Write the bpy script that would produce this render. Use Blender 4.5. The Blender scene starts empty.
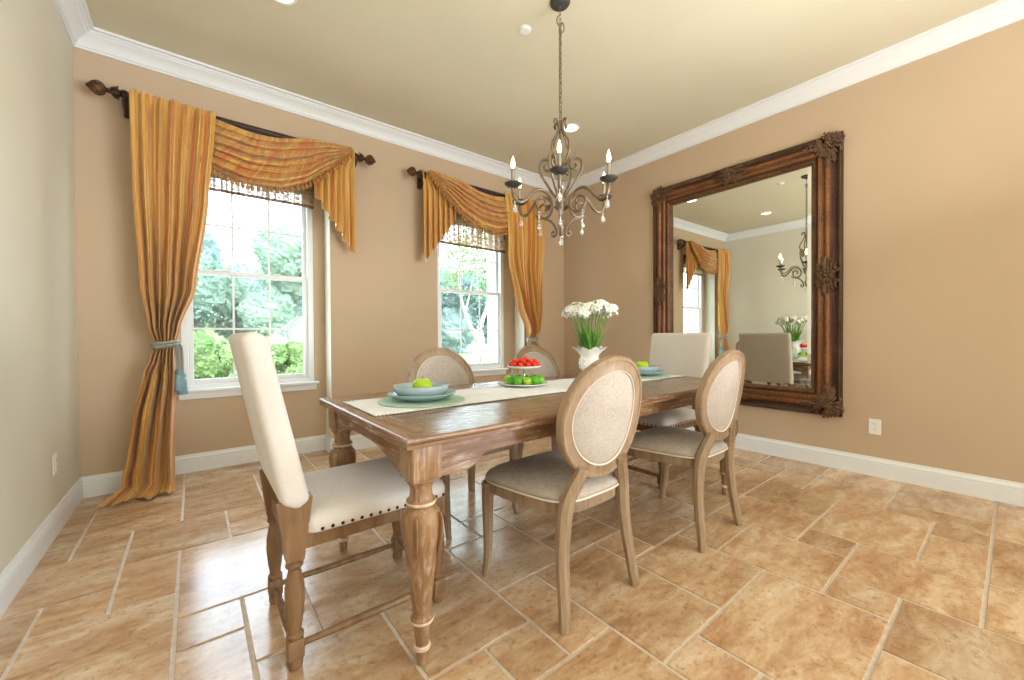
import bpy, math, random
from mathutils import Vector, Matrix
PI = math.pi
SC = bpy.context.scene
COL = SC.collection
rnd = random.Random(7)

# ------------------------------------------------------------------ camera, world, lights, exposure
YW, XL, XR, H = 3.91, -0.6135, 4.033, 3.133       # window wall, left wall, right wall, ceiling
cam_d = bpy.data.cameras.new('camera'); cam = bpy.data.objects.new('camera', cam_d); COL.objects.link(cam)
cam_d.sensor_width = 36; cam_d.lens = 400.117/1024*36; cam_d.clip_start = 0.02; cam_d.clip_end = 300
yaw, pitch, roll = 0.6711, -0.0110, -0.0054
f = Vector((math.sin(yaw)*math.cos(pitch), math.cos(yaw)*math.cos(pitch), math.sin(pitch)))
r = Vector((math.cos(yaw), -math.sin(yaw), 0)); u = r.cross(f)
r2 = r*math.cos(roll)+u*math.sin(roll); u2 = u*math.cos(roll)-r*math.sin(roll)
m = Matrix((r2, u2, -f)).transposed().to_4x4(); m.translation = (0, 0, 1.08)
cam.matrix_world = m
SC.camera = cam
SC.view_settings.view_transform = 'Standard'; SC.view_settings.look = 'None'
SC.view_settings.exposure = -0.17; SC.view_settings.gamma = 1.0
try: SC.view_settings.use_curve_mapping = False
except Exception: pass

world = bpy.data.worlds.new('sky'); SC.world = world; world.use_nodes = True
wn = world.node_tree.nodes; bg = wn['Background']
bg.inputs[0].default_value = (0.74, 0.88, 1.0, 1); bg.inputs[1].default_value = 12.0

def light(name, kind, loc, rot, energy, color=(1, 1, 1), size=None, sy=None, spread=None):
    d = bpy.data.lights.new(name, kind); d.energy = energy; d.color = color
    if kind == 'AREA':
        d.shape = 'RECTANGLE'; d.size = size; d.size_y = sy or size
        if spread: d.spread = spread
    elif kind == 'SUN': d.angle = size or 0.02
    elif size: d.shadow_soft_size = size
    o = bpy.data.objects.new(name, d); COL.objects.link(o); o.location = loc; o.rotation_euler = rot
    return o
# high sun behind the house, lighting the garden
light('sun', 'SUN', (10, 5, 10), (math.radians(30), math.radians(3.5), 0), 6.0, (1.0, 0.96, 0.88), 0.03)
# added fill lamp before the closed rear wall, behind the camera
light('rear_fill', 'AREA', (1.7, -5.8, 1.75), (math.radians(90), 0, math.radians(0)), 60, (0.96, 0.98, 1.0), 4.4, 2.5)
# photographer's bounced flash on the ceiling behind the camera
light('bounce_flash', 'AREA', (2.1, -0.9, 1.25), Vector((-.42, .30, .86)).to_track_quat('-Z', 'Y').to_euler(), 115, (0.95, 0.98, 1.0), 2.2, 1.2)

# ------------------------------------------------------------------ mesh helpers
class MB:
    def __init__(s): s.v = []; s.f = []; s.uv = []
    def add(s, vs, fs, uvs=None):
        o = len(s.v); s.v += [tuple(x) for x in vs]; s.f += [tuple(i+o for i in q) for q in fs]
        s.uv += (uvs if uvs else [(0, 0)]*len(vs)); return s
    def box(s, a, b, ch=0.0, M=None):
        x0, y0, z0 = a; x1, y1, z1 = b
        if ch <= 0:
            vs = [(x, y, z) for z in (z0, z1) for y in (y0, y1) for x in (x0, x1)]
            fs = [(0, 2, 3, 1), (4, 5, 7, 6), (0, 1, 5, 4), (2, 6, 7, 3), (0, 4, 6, 2), (1, 3, 7, 5)]
        else:
            vs = []; c = ch
            def ring(z, i): return [(x0+c+i, y0+i, z), (x1-c-i, y0+i, z), (x1-i, y0+c+i, z), (x1-i, y1-c-i, z), (x1-c-i, y1-i, z), (x0+c+i, y1-i, z), (x0+i, y1-c-i, z), (x0+i, y0+c+i, z)]
            for z, i in ((z0, c*.7), (z0+c, 0), (z1-c, 0), (z1, c*.7)): vs += ring(z, i)
            fs = [tuple(range(7, -1, -1)), tuple(range(24, 32))]
            for k in range(3):
                for j in range(8): a_, b_ = k*8+j, k*8+(j+1) % 8; fs.append((a_, b_, b_+8, a_+8))
        if M: vs = [M @ Vector(p) for p in vs]
        return s.add(vs, fs)
    def lathe(s, prof, n=24, M=None, caps=True, flute=0, fa=0.0):
        # prof: list of (r, z)
        vs = []; fs = []
        for (rr, z) in prof:
            for j in range(n):
                a = 2*PI*j/n; q = rr*(1+fa*math.cos(flute*a)) if flute else rr
                vs.append((q*math.cos(a), q*math.sin(a), z))
        for i in range(len(prof)-1):
            for j in range(n):
                fs.append((i*n+j, i*n+(j+1) % n, (i+1)*n+(j+1) % n, (i+1)*n+j))
        if caps: fs.append(tuple(range(n-1, -1, -1))); fs.append(tuple((len(prof)-1)*n+j for j in range(n)))
        if M: vs = [M @ Vector(p) for p in vs]
        return s.add(vs, fs)
    def tube(s, pts, rad, n=8, sq=None, closed=False):
        pts = [Vector(p) for p in pts]; N = len(pts)
        if not isinstance(rad, (list, tuple)): rad = [rad]*N
        up = Vector((0, 0, 1)); prev = None; vs = []; fs = []; acc = 0; uvs = []
        for i, p in enumerate(pts):
            if closed: t = pts[(i+1) % N]-pts[i-1]
            else: t = pts[min(i+1, N-1)]-pts[max(i-1, 0)]
            if t.length < 1e-9: t = Vector((0, 0, 1))
            t.normalize()
            if prev is None:
                a = Vector((1, 0, 0)) if abs(t.z) > .9 else up
                x = t.cross(a).normalized()
            else:
                x = prev-t*prev.dot(t)
                x = x.normalized() if x.length > 1e-6 else t.cross(up).normalized()
            prev = x; y = t.cross(x)
            if i: acc += (p-pts[i-1]).length
            for j in range(n):
                a = 2*PI*(j+.5)/n; rr = rad[i]
                c, d = math.cos(a), math.sin(a)
                if sq: c *= sq[0]; d *= sq[1]
                vs.append(p+x*(c*rr)+y*(d*rr)); uvs.append((j/n, acc))
        for i in range(N if closed else N-1):
            k = (i+1) % N
            for j in range(n): fs.append((i*n+j, i*n+(j+1) % n, k*n+(j+1) % n, k*n+j))
        if not closed: fs.append(tuple(range(n-1, -1, -1))); fs.append(tuple((N-1)*n+j for j in range(n)))
        return s.add(vs, fs, uvs)
    def loft(s, rings, closed=True, caps=True, uvs=None):
        n = len(rings[0]); vs = [p for q in rings for p in q]; fs = []
        for i in range(len(rings)-1):
            for j in range(n if closed else n-1): fs.append((i*n+j, i*n+(j+1) % n, (i+1)*n+(j+1) % n, (i+1)*n+j))
        if caps and closed: fs.append(tuple(range(n-1, -1, -1))); fs.append(tuple((len(rings)-1)*n+j for j in range(n)))
        return s.add(vs, fs, uvs)
    def ell(s, c, rx, ry, rz, nu=12, nv=8, M=None, fn=None):
        vs = []; fs = []
        for i in range(1, nv):
            th = PI*i/nv
            for j in range(nu):
                a = 2*PI*j/nu; p = Vector((math.sin(th)*math.cos(a), math.sin(th)*math.sin(a), math.cos(th)))
                if fn: p = fn(p)
                vs.append(p)
        t, b = Vector((0, 0, 1)), Vector((0, 0, -1))
        if fn: t, b = fn(t), fn(b)
        vs.append(t); vs.append(b); T = len(vs)-2; B = T+1
        for i in range(nv-2):
            for j in range(nu): fs.append((i*nu+j, (i+1)*nu+j, (i+1)*nu+(j+1) % nu, i*nu+(j+1) % nu))
        for j in range(nu): fs.append((T, j, (j+1) % nu)); fs.append((B, (nv-2)*nu+(j+1) % nu, (nv-2)*nu+j))
        out = []
        for p in vs:
            q = Vector((p.x*rx, p.y*ry, p.z*rz))
            if M: q = M @ q
            out.append(q+Vector(c))
        return s.add(out, fs)
    def build(s, name, mt, parent=None, smooth=False, angle=None, loc=None, solid=0, sub=0, bevel=0):
        me = bpy.data.meshes.new(name); me.from_pydata([tuple(p) for p in s.v], [], s.f); me.update()
        uvl = me.uv_layers.new(name='UVMap')
        for l in me.loops: uvl.data[l.index].uv = s.uv[l.vertex_index]
        if smooth:
            for q in me.polygons: q.use_smooth = True
            if angle is not None:
                try: me.set_sharp_from_angle(angle=math.radians(angle))
                except Exception: pass
        me.materials.append(mt)
        o = bpy.data.objects.new(name, me); COL.objects.link(o)
        if parent: o.parent = parent
        if loc: o.location = loc
        if bevel:
            b = o.modifiers.new('bevel', 'BEVEL'); b.width = bevel; b.segments = 2; b.limit_method = 'ANGLE'; b.angle_limit = math.radians(40)
        if solid:
            b = o.modifiers.new('solid', 'SOLIDIFY'); b.thickness = solid; b.offset = 0
        if sub:
            b = o.modifiers.new('sub', 'SUBSURF'); b.levels = sub; b.render_levels = sub
        return o

def tag(o, label=None, cat=None, group=None, kind=None):
    if label: o['label'] = label
    if cat: o['category'] = cat
    if group: o['group'] = group
    if kind: o['kind'] = kind
    return o
def thing(name, label, cat, loc=(0, 0, 0), rz=0, group=None):
    o = bpy.data.objects.new(name, None); COL.objects.link(o); o.empty_display_size = .1
    o.location = loc; o.rotation_euler = (0, 0, rz); return tag(o, label, cat, group)
def copy_tree(o, parent=None):
    c = o.copy(); COL.objects.link(c)
    if parent: c.parent = parent
    for ch in [x for x in list(bpy.data.objects) if x.parent == o]: copy_tree(ch, c)
    return c
def Tm(x, y, z): return Matrix.Translation((x, y, z))
def Rm(a, ax): return Matrix.Rotation(a, 4, ax)
def bez(pts, n=8):
    # catmull-rom through points
    P = [Vector(p) for p in pts]; out = []
    for i in range(len(P)-1):
        p0 = P[max(i-1, 0)]; p1 = P[i]; p2 = P[i+1]; p3 = P[min(i+2, len(P)-1)]
        for k in range(n):
            t = k/n
            out.append(.5*((2*p1)+(p2-p0)*t+(2*p0-5*p1+4*p2-p3)*t*t+(3*p1-p0-3*p2+p3)*t**3))
    out.append(P[-1]); return out
def lerpk(keys, t):
    # keys: list of (t, value...) sorted; smooth interpolation
    if t <= keys[0][0]: return keys[0][1:]
    for a, b in zip(keys, keys[1:]):
        if t <= b[0]:
            w = (t-a[0])/(b[0]-a[0]); w = w*w*(3-2*w)*.5+w*.5
            return tuple(x+(y-x)*w for x, y in zip(a[1:], b[1:]))
    return keys[-1][1:]
def sweep(mb, path, prof, closed=False):
    # path: 2D points, room on the LEFT of the direction of travel; prof: (offset to the left, z)
    P = [Vector((p[0], p[1])) for p in path]; N = len(P); rings = []
    for i in range(N):
        if closed: a = (P[i]-P[i-1]).normalized(); b = (P[(i+1) % N]-P[i]).normalized()
        else:
            a = (P[i]-P[i-1]).normalized() if i else None; b = (P[i+1]-P[i]).normalized() if i < N-1 else None
            a = a or b; b = b or a
        na, nb = Vector((-a.y, a.x)), Vector((-b.y, b.x)); mm = (na+nb); mm /= max(1e-6, mm.dot(na))
        rings.append([(P[i].x+mm.x*d, P[i].y+mm.y*d, z) for d, z in prof])
    if closed: rings.append(rings[0])
    mb.loft(rings, closed=True, caps=not closed); return mb

# ------------------------------------------------------------------ materials
def S(c):   # sRGB 0-255 -> linear
    return tuple(((x/255)/12.92 if x <= 10 else ((x/255+.055)/1.055)**2.4) for x in c)+(1,)
class NT:
    def __init__(s, name):
        s.m = bpy.data.materials.new(name); s.m.use_nodes = True; s.t = s.m.node_tree; s.n = s.t.nodes; s.b = s.n['Principled BSDF']
        s.out = s.n['Material Output']
    def node(s, ty, **kw):
        n = s.n.new(ty)
        for k, v in kw.items(): setattr(n, k, v)
        return n
    def link(s, a, b): s.t.links.new(a, b)
    def coord(s, scale=(1, 1, 1), kind='Object', rot=(0, 0, 0)):
        c = s.node('ShaderNodeTexCoord'); mp = s.node('ShaderNodeMapping'); mp.inputs['Scale'].default_value = scale; mp.inputs['Rotation'].default_value = rot
        s.link(c.outputs[kind], mp.inputs[0]); return mp.outputs[0]
    def noise(s, vec, scale, detail=4, rough=.5, dist=0):
        n = s.node('ShaderNodeTexNoise'); n.inputs['Scale'].default_value = scale; n.inputs['Detail'].default_value = detail
        n.inputs['Roughness'].default_value = rough; n.inputs['Distortion'].default_value = dist
        if vec is not None: s.link(vec, n.inputs['Vector'])
        return n.outputs[0]
    def ramp(s, fac, stops, interp='LINEAR'):
        n = s.node('ShaderNodeValToRGB'); cr = n.color_ramp; cr.interpolation = interp
        while len(cr.elements) < len(stops): cr.elements.new(.5)
        for e, (p, c) in zip(cr.elements, stops): e.position = p; e.color = c if len(c) == 4 else tuple(c)+(1,)
        s.link(fac, n.inputs[0]); return n.outputs[0]
    def mix(s, a, b, fac, mode='MIX'):
        n = s.node('ShaderNodeMix', data_type='RGBA', blend_type=mode)
        for k, v in ((6, a), (7, b), (0, fac)):
            if hasattr(v, 'is_linked') or hasattr(v, 'links'): s.link(v, n.inputs[k])
            else: n.inputs[k].default_value = v
        return n.outputs[2]
    def math(s, op, a, b=0.0):
        n = s.node('ShaderNodeMath', operation=op)
        for k, v in ((0, a), (1, b)):
            if hasattr(v, 'links'): s.link(v, n.inputs[k])
            else: n.inputs[k].default_value = v
        return n.outputs[0]
    def bump(s, h, st=.2, dist=.01):
        n = s.node('ShaderNodeBump'); n.inputs['Strength'].default_value = st; n.inputs['Distance'].default_value = dist
        s.link(h, n.inputs['Height']); s.link(n.outputs[0], s.b.inputs['Normal']); return n
    def set(s, **kw):
        mp = dict(base='Base Color', rough='Roughness', metal='Metallic', spec='Specular IOR Level', sheen='Sheen Weight', trans='Transmission Weight', coat='Coat Weight', sss='Subsurface Weight')
        for k, v in kw.items():
            i = s.b.inputs[mp[k]]
            if hasattr(v, 'links'): s.link(v, i)
            else: i.default_value = v
        return s
def plain(name, c, rough=.5, metal=0, var=.0, vs=20, bump=0, bs=60, spec=.5, lin=False):
    t = NT(name); base = c if lin else S(c)
    if var:
        v = t.noise(t.coord(), vs, 4); lo = tuple(x*(1-var) for x in base[:3]); hi = tuple(min(1, x*(1+var)) for x in base[:3])
        t.set(base=t.ramp(v, [(.3, lo), (.7, hi)]))
    else: t.set(base=base)
    t.set(rough=rough, metal=metal, spec=spec)
    if bump: t.bump(t.noise(t.coord(), bs, 3), bump, .005)
    return t.m
def wood(name, dark, mid, light, stretch=(1, 1, 14), scale=6, rough=.5, wash=None, bump=.15, blotch=3, spec=.35):
    t = NT(name); st = tuple(1.0/x for x in stretch); v = t.coord(st)
    g = t.noise(v, scale*8, 6, .65, .4); g2 = t.noise(t.coord(), blotch, 4, .6)
    c = t.ramp(g, [(.3, S(dark)), (.5, S(mid)), (.72, S(light))])
    c = t.mix(c, t.ramp(g2, [(.3, S(dark)), (.7, S(light))]), .35)
    if wash:
        w = t.noise(v, scale*14, 5, .7, .2); w2 = t.noise(t.coord(), 7, 4, .7)
        fac = t.math('MULTIPLY', t.ramp(w, [(.48, (0, 0, 0)), (.62, (1, 1, 1))]), t.ramp(w2, [(.42, (0, 0, 0)), (.62, (1, 1, 1))]))
        c = t.mix(c, S(wash[0]), t.math('MULTIPLY', fac, wash[1]))
    t.set(base=c, rough=rough, spec=spec); t.bump(g, bump, .004); return t.m
def linen(name, c, c2, bump=.25, rough=.9, sc=900):
    t = NT(name); a = t.noise(t.coord((1, 1, .08)), sc, 2, .5); b = t.noise(t.coord((.08, .08, 1)), sc, 2, .5)
    w = t.math('ADD', a, b); w = t.math('MULTIPLY', w, .5); big = t.noise(t.coord(), 5, 2)
    col = t.ramp(w, [(.36, S(c2)), (.62, S(c))]); col = t.mix(col, t.ramp(big, [(.3, S(c2)), (.7, S(c))]), .3)
    t.set(base=col, rough=rough, spec=.15, sheen=.15); t.bump(w, bump, .0015); return t.m

M = {}
def wallmat(name, c):
    t = NT(name); n = t.noise(t.coord(), 1.3, 3); b = tuple(S(c)[:3])
    t.set(base=t.ramp(n, [(.3, tuple(x*.97 for x in b)), (.7, tuple(min(1, x*1.03) for x in b))]), rough=.62, spec=.3)
    t.bump(t.noise(t.coord(), 260, 2), .05, .002); return t.m
M['tan'] = wallmat('tan_wall_paint', (200, 176, 149))
M['daylit'] = wallmat('daylit_wall_paint', (220, 214, 196))  # white daylight on the left wall put into a paler, greyer tone
M['retlit'] = wallmat('window_lit_return', (240, 238, 222))  # pale because window light on the returns is put into the colour
M['ceil'] = wallmat('ceiling_paint', (219, 211, 187))
M['trim'] = plain('white_trim_paint', (236, 238, 240), .35, spec=.4)
M['vinyl'] = plain('white_vinyl', (238, 240, 242), .3)
M['stucco'] = plain('white_stucco', (240, 236, 228), .9, var=.04, bump=.3, bs=90)
M['roomback'] = plain('shell_back', (200, 195, 185), .9)
M['plastic'] = plain('white_plastic', (240, 240, 236), .35)
M['slot'] = plain('dark_slot', (40, 38, 36), .6)

def travertine():
    t = NT('travertine_tile'); at = t.node('ShaderNodeAttribute', attribute_name='tile'); 
    co = t.node('ShaderNodeTexCoord'); sc = t.node('ShaderNodeVectorMath', operation='SCALE'); sc.inputs['Scale'].default_value = 37.0
    t.link(at.outputs['Vector'], sc.inputs[0])
    ad = t.node('ShaderNodeVectorMath', operation='ADD'); t.link(co.outputs['Object'], ad.inputs[0]); t.link(sc.outputs[0], ad.inputs[1])
    mp = t.node('ShaderNodeMapping'); mp.inputs['Scale'].default_value = (1.0, 2.6, 1); mp.inputs['Rotation'].default_value = (0, 0, .35); t.link(ad.outputs[0], mp.inputs[0])
    n1 = t.noise(mp.outputs[0], 2.3, 10, .70, .7); n2 = t.noise(mp.outputs[0], 7, 9, .72, .5); n3 = t.noise(ad.outputs[0], 34, 5, .7)
    c = t.ramp(n1, [(.33, S((146, 98, 64))), (.42, S((188, 140, 98))), (.51, S((214, 176, 134))), (.62, S((234, 210, 178)))])
    c2 = t.ramp(n2, [(.32, S((172, 124, 88))), (.5, S((210, 172, 132))), (.64, S((235, 212, 182)))])
    c = t.mix(c, c2, .45)
    c = t.mix(c, S((146, 98, 62)), t.ramp(n3, [(.54, (0, 0, 0)), (.68, (.6, .6, .6))]))
    hs = t.node('ShaderNodeHueSaturation'); vr = t.node('ShaderNodeMapRange'); vr.inputs['To Min'].default_value = .74; vr.inputs['To Max'].default_value = .98
    sp = t.node('ShaderNodeSeparateColor'); t.link(at.outputs['Color'], sp.inputs[0]); t.link(sp.outputs[0], vr.inputs['Value'])
    t.link(vr.outputs[0], hs.inputs['Value']); t.link(c, hs.inputs['Color']); hs.inputs['Saturation'].default_value = .98
    t.set(base=hs.outputs[0], spec=.55)
    t.set(rough=t.ramp(n2, [(.3, (.13, .13, .13)), (.7, (.24, .24, .24))]))
    pit = t.ramp(t.noise(ad.outputs[0], 28, 4, .8), [(.30, (0, 0, 0)), (.36, (1, 1, 1))])
    t.bump(t.mix(pit, t.noise(ad.outputs[0], 6, 3), .35), .10, .003)
    return t.m
M['tile'] = travertine()
M['grout'] = plain('grout', (212, 197, 180), .85, var=.12, vs=30, bump=.3, bs=120)

M['oak_grey'] = wood('washed_grey_oak', (118, 94, 70), (154, 128, 100), (178, 153, 125), (1, 1, 10), 5, .5, bump=.2)
M['oak_warm'] = wood('warm_oak', (94, 66, 42), (130, 96, 64), (154, 120, 86), (1, 1, 10), 5, .42, bump=.2)
M['oak_dark'] = wood('dark_oak', (78, 50, 34), (110, 74, 50), (135, 95, 66), (1, 1, 10), 5, .45)
M['tablewood'] = wood('distressed_table_wood', (90, 60, 36), (130, 90, 58), (158, 121, 86), (12, 1, 1), 5, .19, wash=((216, 206, 200), .5), bump=.3, spec=.5)
M['tableend'] = wood('distressed_table_end_wood', (90, 60, 36), (130, 90, 60), (160, 124, 92), (1, 12, 1), 5, .19, wash=((220, 214, 210), .5), bump=.3, spec=.5)
M['tableleg'] = wood('distressed_leg_wood', (108, 74, 46), (148, 110, 74), (178, 142, 106), (1, 1, 8), 5, .45, wash=((226, 206, 186), .4), bump=.3)
M['washring'] = plain('whitewashed_ring', (222, 196, 168), .5, var=.2, vs=40)
M['linen'] = linen('natural_linen', (200, 188, 176), (158, 144, 131), .6, sc=520)
M['linen_c'] = linen('cream_linen', (217, 209, 201), (202, 192, 182), .2)
M['piping'] = plain('linen_piping', (222, 210, 194), .8)
M['nail'] = plain('bronze_nailhead', (70, 52, 38), .35, 1.0)
M['runner'] = linen('cream_runner_weave', (236, 236, 234), (216, 214, 210), .6, sc=300)
M['mat'] = linen('mint_placemat', (176, 204, 180), (158, 188, 164), .6, sc=350)
M['plate'] = plain('blue_grey_glaze', (150, 178, 180), .22, var=.06, vs=6)
M['bowl'] = plain('pale_blue_glaze', (166, 186, 194), .22, var=.05, vs=6)
M['white_c'] = plain('white_ceramic', (240, 238, 234), .15)
M['apple'] = plain('green_apple_skin', (176, 208, 40), .25, var=.15, vs=14)
M['lime'] = plain('lime_skin', (96, 168, 28), .3, var=.35, vs=12, bump=.15, bs=200)
M['lime2'] = plain('ripe_lime_skin', (152, 194, 32), .3, var=.15, vs=12, bump=.15, bs=200)
M['tomato'] = plain('tomato_skin', (226, 46, 18), .18, var=.12, vs=12)
M['stem'] = plain('brown_stem', (90, 66, 34), .7)
M['silver'] = plain('brushed_silver', (190, 190, 190), .25, 1.0)
M['iron'] = plain('aged_iron', (128, 112, 95), .36, .6, var=.3, vs=30)
M['iron_d'] = plain('dark_iron_plate', (74, 70, 66), .5, .4)
M['chrome'] = plain('nickel_sleeve', (165, 160, 152), .3, .9)
M['rod'] = plain('dark_bronze_rod', (62, 42, 34), .4, .3, var=.3, vs=30)
M['rodgold'] = plain('antique_gold_leaf', (112, 82, 52), .45, .5, var=.35, vs=60)
M['petal'] = plain('white_petal', (246, 246, 236), .5, var=.03, vs=40)
M['cup'] = plain('pale_yellow_cup', (232, 226, 150), .5)
M['leafg'] = plain('flower_leaf_green', (96, 150, 50), .4, var=.3, vs=10)
M['barkw'] = plain('pale_bark', (150, 138, 124), .9, var=.15, vs=8)
M['bark'] = plain('brown_bark', (120, 100, 84), .9, var=.2, vs=8)
def silk():
    t = NT('striped_gold_silk'); uv = t.node('ShaderNodeUVMap'); mp = t.node('ShaderNodeMapping'); mp.inputs['Scale'].default_value = (1, .03, 1); t.link(uv.outputs[0], mp.inputs[0])
    n = t.noise(mp.outputs[0], 11, 3, .6); n2 = t.noise(mp.outputs[0], 42, 2, .5)
    c = t.ramp(n, [(.36, S((206, 92, 50))), (.40, S((214, 138, 66))), (.44, S((204, 152, 66))), (.50, S((232, 184, 98))), (.54, S((168, 124, 54))), (.575, S((212, 148, 72))), (.61, S((210, 98, 54)))])
    c = t.mix(c, t.ramp(n2, [(.35, S((170, 116, 50))), (.65, S((230, 180, 100)))]), .35)
    t.set(base=c, rough=.38, spec=.5, sheen=.3)
    fn = t.node('ShaderNodeTexNoise'); fn.inputs['Scale'].default_value = 500; t.bump(fn.outputs[0], .08, .001)
    return t.m
M['silk'] = silk()
def rope():
    t = NT('blue_rope'); uv = t.node('ShaderNodeUVMap'); w = t.node('ShaderNodeTexWave'); w.bands_direction = 'DIAGONAL'; w.inputs['Scale'].default_value = 10
    mp = t.node('ShaderNodeMapping'); mp.inputs['Scale'].default_value = (.8, 6, 1); t.link(uv.outputs[0], mp.inputs[0]); t.link(mp.outputs[0], w.inputs[0])
    t.set(base=t.ramp(w.outputs[0], [(.3, S((112, 138, 148))), (.6, S((214, 204, 178)))]), rough=.6); t.bump(w.outputs[0], .8, .004); return t.m
M['rope'] = rope(); M['tassel'] = plain('blue_tassel', (128, 166, 178), .6, var=.2, vs=90)
M['beads'] = plain('amber_bead_trim', (176, 120, 64), .4, var=.3, vs=80)
def shade():
    t = NT('woven_bamboo'); v = t.coord((1, 1, 1)); a = t.noise(t.coord((.02, 1, 1)), 120, 2); b = t.noise(t.coord((1, 1, .02)), 60, 2)
    c = t.ramp(a, [(.35, S((120, 84, 56))), (.6, S((170, 132, 98)))]); c = t.mix(c, t.ramp(b, [(.4, S((120, 88, 62))), (.6, S((200, 168, 138)))]), .35)
    t.set(base=c, rough=.8)
    tr = t.node('ShaderNodeBsdfTranslucent'); t.link(c, tr.inputs[0]); tp = t.node('ShaderNodeBsdfTransparent')
    mx = t.node('ShaderNodeMixShader'); mx.inputs[0].default_value = .5; t.link(t.b.outputs[0], mx.inputs[1]); t.link(tr.outputs[0], mx.inputs[2])
    m2 = t.node('ShaderNodeMixShader'); fac = t.ramp(b, [(.47, (.02, .02, .02)), (.56, (.28, .28, .28))]); t.link(fac, m2.inputs[0]); t.link(mx.outputs[0], m2.inputs[1]); t.link(tp.outputs[0], m2.inputs[2])
    t.link(m2.outputs[0], t.out.inputs[0]); return t.m
M['shade'] = shade()
def glass(name, tint=(1, 1, 1, 1), refl=.06):
    t = NT(name); tp = t.node('ShaderNodeBsdfTransparent'); tp.inputs[0].default_value = tint; g = t.node('ShaderNodeBsdfGlossy'); g.inputs['Roughness'].default_value = .02
    mx = t.node('ShaderNodeMixShader'); fr = t.node('ShaderNodeLayerWeight'); fr.inputs[0].default_value = .5
    fc = t.math('ADD', t.math('MULTIPLY', t.math('POWER', fr.outputs[1], 5.0), .6), .025); t.link(fc, mx.inputs[0]); t.link(tp.outputs[0], mx.inputs[1]); t.link(g.outputs[0], mx.inputs[2]); t.link(mx.outputs[0], t.out.inputs[0]); return t.m
M['pane'] = glass('window_pane', (.97, .99, 1, 1))
def crystal():
    t = NT('crystal'); t.set(base=(.95, .96, .97, 1), rough=.02, trans=.75, spec=.8); t.b.inputs['IOR'].default_value = 1.5; return t.m
M['crystal'] = crystal()
def emis(name, c, st):
    t = NT(name); t.set(base=S(c)); t.b.inputs['Emission Color'].default_value = S(c); t.b.inputs['Emission Strength'].default_value = st; return t.m
M['flame'] = emis('lit_candle_bulb', (255, 226, 170), 14)
M['downlight'] = emis('lit_downlight', (255, 244, 224), 5)
def mirrorm():
    t = NT('mirror_silver'); t.set(base=(.86, .875, .80, 1), rough=0.0, metal=1.0); return t.m
M['mirror'] = mirrorm()
def gilt(name, a, b, c, sc=40, bump=.6, rough=.42):
    t = NT(name); n = t.noise(t.coord(), sc, 6, .7); n2 = t.noise(t.coord(), 6, 3)
    col = t.ramp(n, [(.34, S(a)), (.52, S(b)), (.7, S(c))]); col = t.mix(col, t.ramp(n2, [(.35, S(a)), (.65, S(c))]), .25)
    t.set(base=col, rough=rough, metal=.35, spec=.5); t.bump(n, bump, .006); return t.m
M['frame'] = gilt('antique_bronze_frame', (64, 42, 28), (104, 68, 42), (146, 102, 66), 55, .35)
M['ridge'] = gilt('bright_bronze_ridge', (92, 56, 32), (132, 82, 46), (172, 118, 72), 60, .25, .36)
M['framedark'] = gilt('dark_bronze_cove', (44, 28, 20), (72, 46, 32), (110, 80, 60), 70, .4, .5)
M['orna'] = gilt('carved_bronze_ornament', (44, 30, 22), (104, 76, 54), (156, 124, 92), 90, .8, .5)
def leafm(name, c1, c2, tr=.35):
    t = NT(name); g = t.node('ShaderNodeNewGeometry'); c = t.ramp(g.outputs['Random Per Island'], [(0, S(c1)), (1, S(c2))])
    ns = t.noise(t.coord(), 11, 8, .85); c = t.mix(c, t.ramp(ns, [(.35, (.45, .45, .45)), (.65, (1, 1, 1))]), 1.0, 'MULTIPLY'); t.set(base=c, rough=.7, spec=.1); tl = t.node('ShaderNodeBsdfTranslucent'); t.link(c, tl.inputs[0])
    mx = t.node('ShaderNodeMixShader'); mx.inputs[0].default_value = tr; t.link(t.b.outputs[0], mx.inputs[1]); t.link(tl.outputs[0], mx.inputs[2]); t.link(mx.outputs[0], t.out.inputs[0]); return t.m
M['lf_far'] = leafm('hazy_far_leaves', (128, 152, 150), (178, 196, 190))  # haze put into the leaf colours, strongest in this far set
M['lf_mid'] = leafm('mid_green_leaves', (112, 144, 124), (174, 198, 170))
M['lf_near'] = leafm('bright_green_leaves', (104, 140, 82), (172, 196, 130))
M['lf_red'] = leafm('red_blossoms', (170, 40, 34), (190, 90, 76))
M['grass'] = plain('lawn', (112, 132, 84), .9, var=.25, vs=4)
M['gravel'] = plain('pale_path', (170, 160, 146), .9, var=.1, vs=12)

# ------------------------------------------------------------------ room shell
RB = -6.0                     # rear limit of the room (closed by wall_rear)
N1 = (-0.19, 0.985); N2 = (2.075, 3.312); ND = .20; NT_ = 2.62   # window niches
W1 = (-0.085, 0.885); W2 = (2.165, 3.135); WZ0, WZ1 = .66, 2.50
def struct(name, mb, mt, **k): return tag(mb.build(name, mt, **k), kind='structure')
b = MB()
def slab(x0, x1, z0, z1, y0=YW, y1=YW+.36): b.box((x0, y0, z0), (x1, y1, z1))
T = YW+.36
slab(XL-.15, N1[0], 0, H+.1); slab(N1[1], N2[0], 0, H+.1); slab(N2[1], XR+.15, 0, H+.1)
for n in (N1, N2): slab(n[0], n[1], NT_, H+.1)
for n, w in ((N1, W1), (N2, W2)):
    y0 = YW+ND
    slab(n[0], w[0], 0, NT_, y0); slab(w[1], n[1], 0, NT_, y0); slab(w[0], w[1], 0, WZ0, y0); slab(w[0], w[1], WZ1, NT_, y0)
struct('wall_back', b, M['tan'])
struct('wall_right', MB().box((XR, -2.4, 0), (XR+.15, YW, H+.1)), M['tan'])  # stops short: unseen gap left open to light the left wall
struct('wall_left', MB().box((XL-.15, RB, 0), (XL, YW, H+.1)), M['daylit'])
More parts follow.
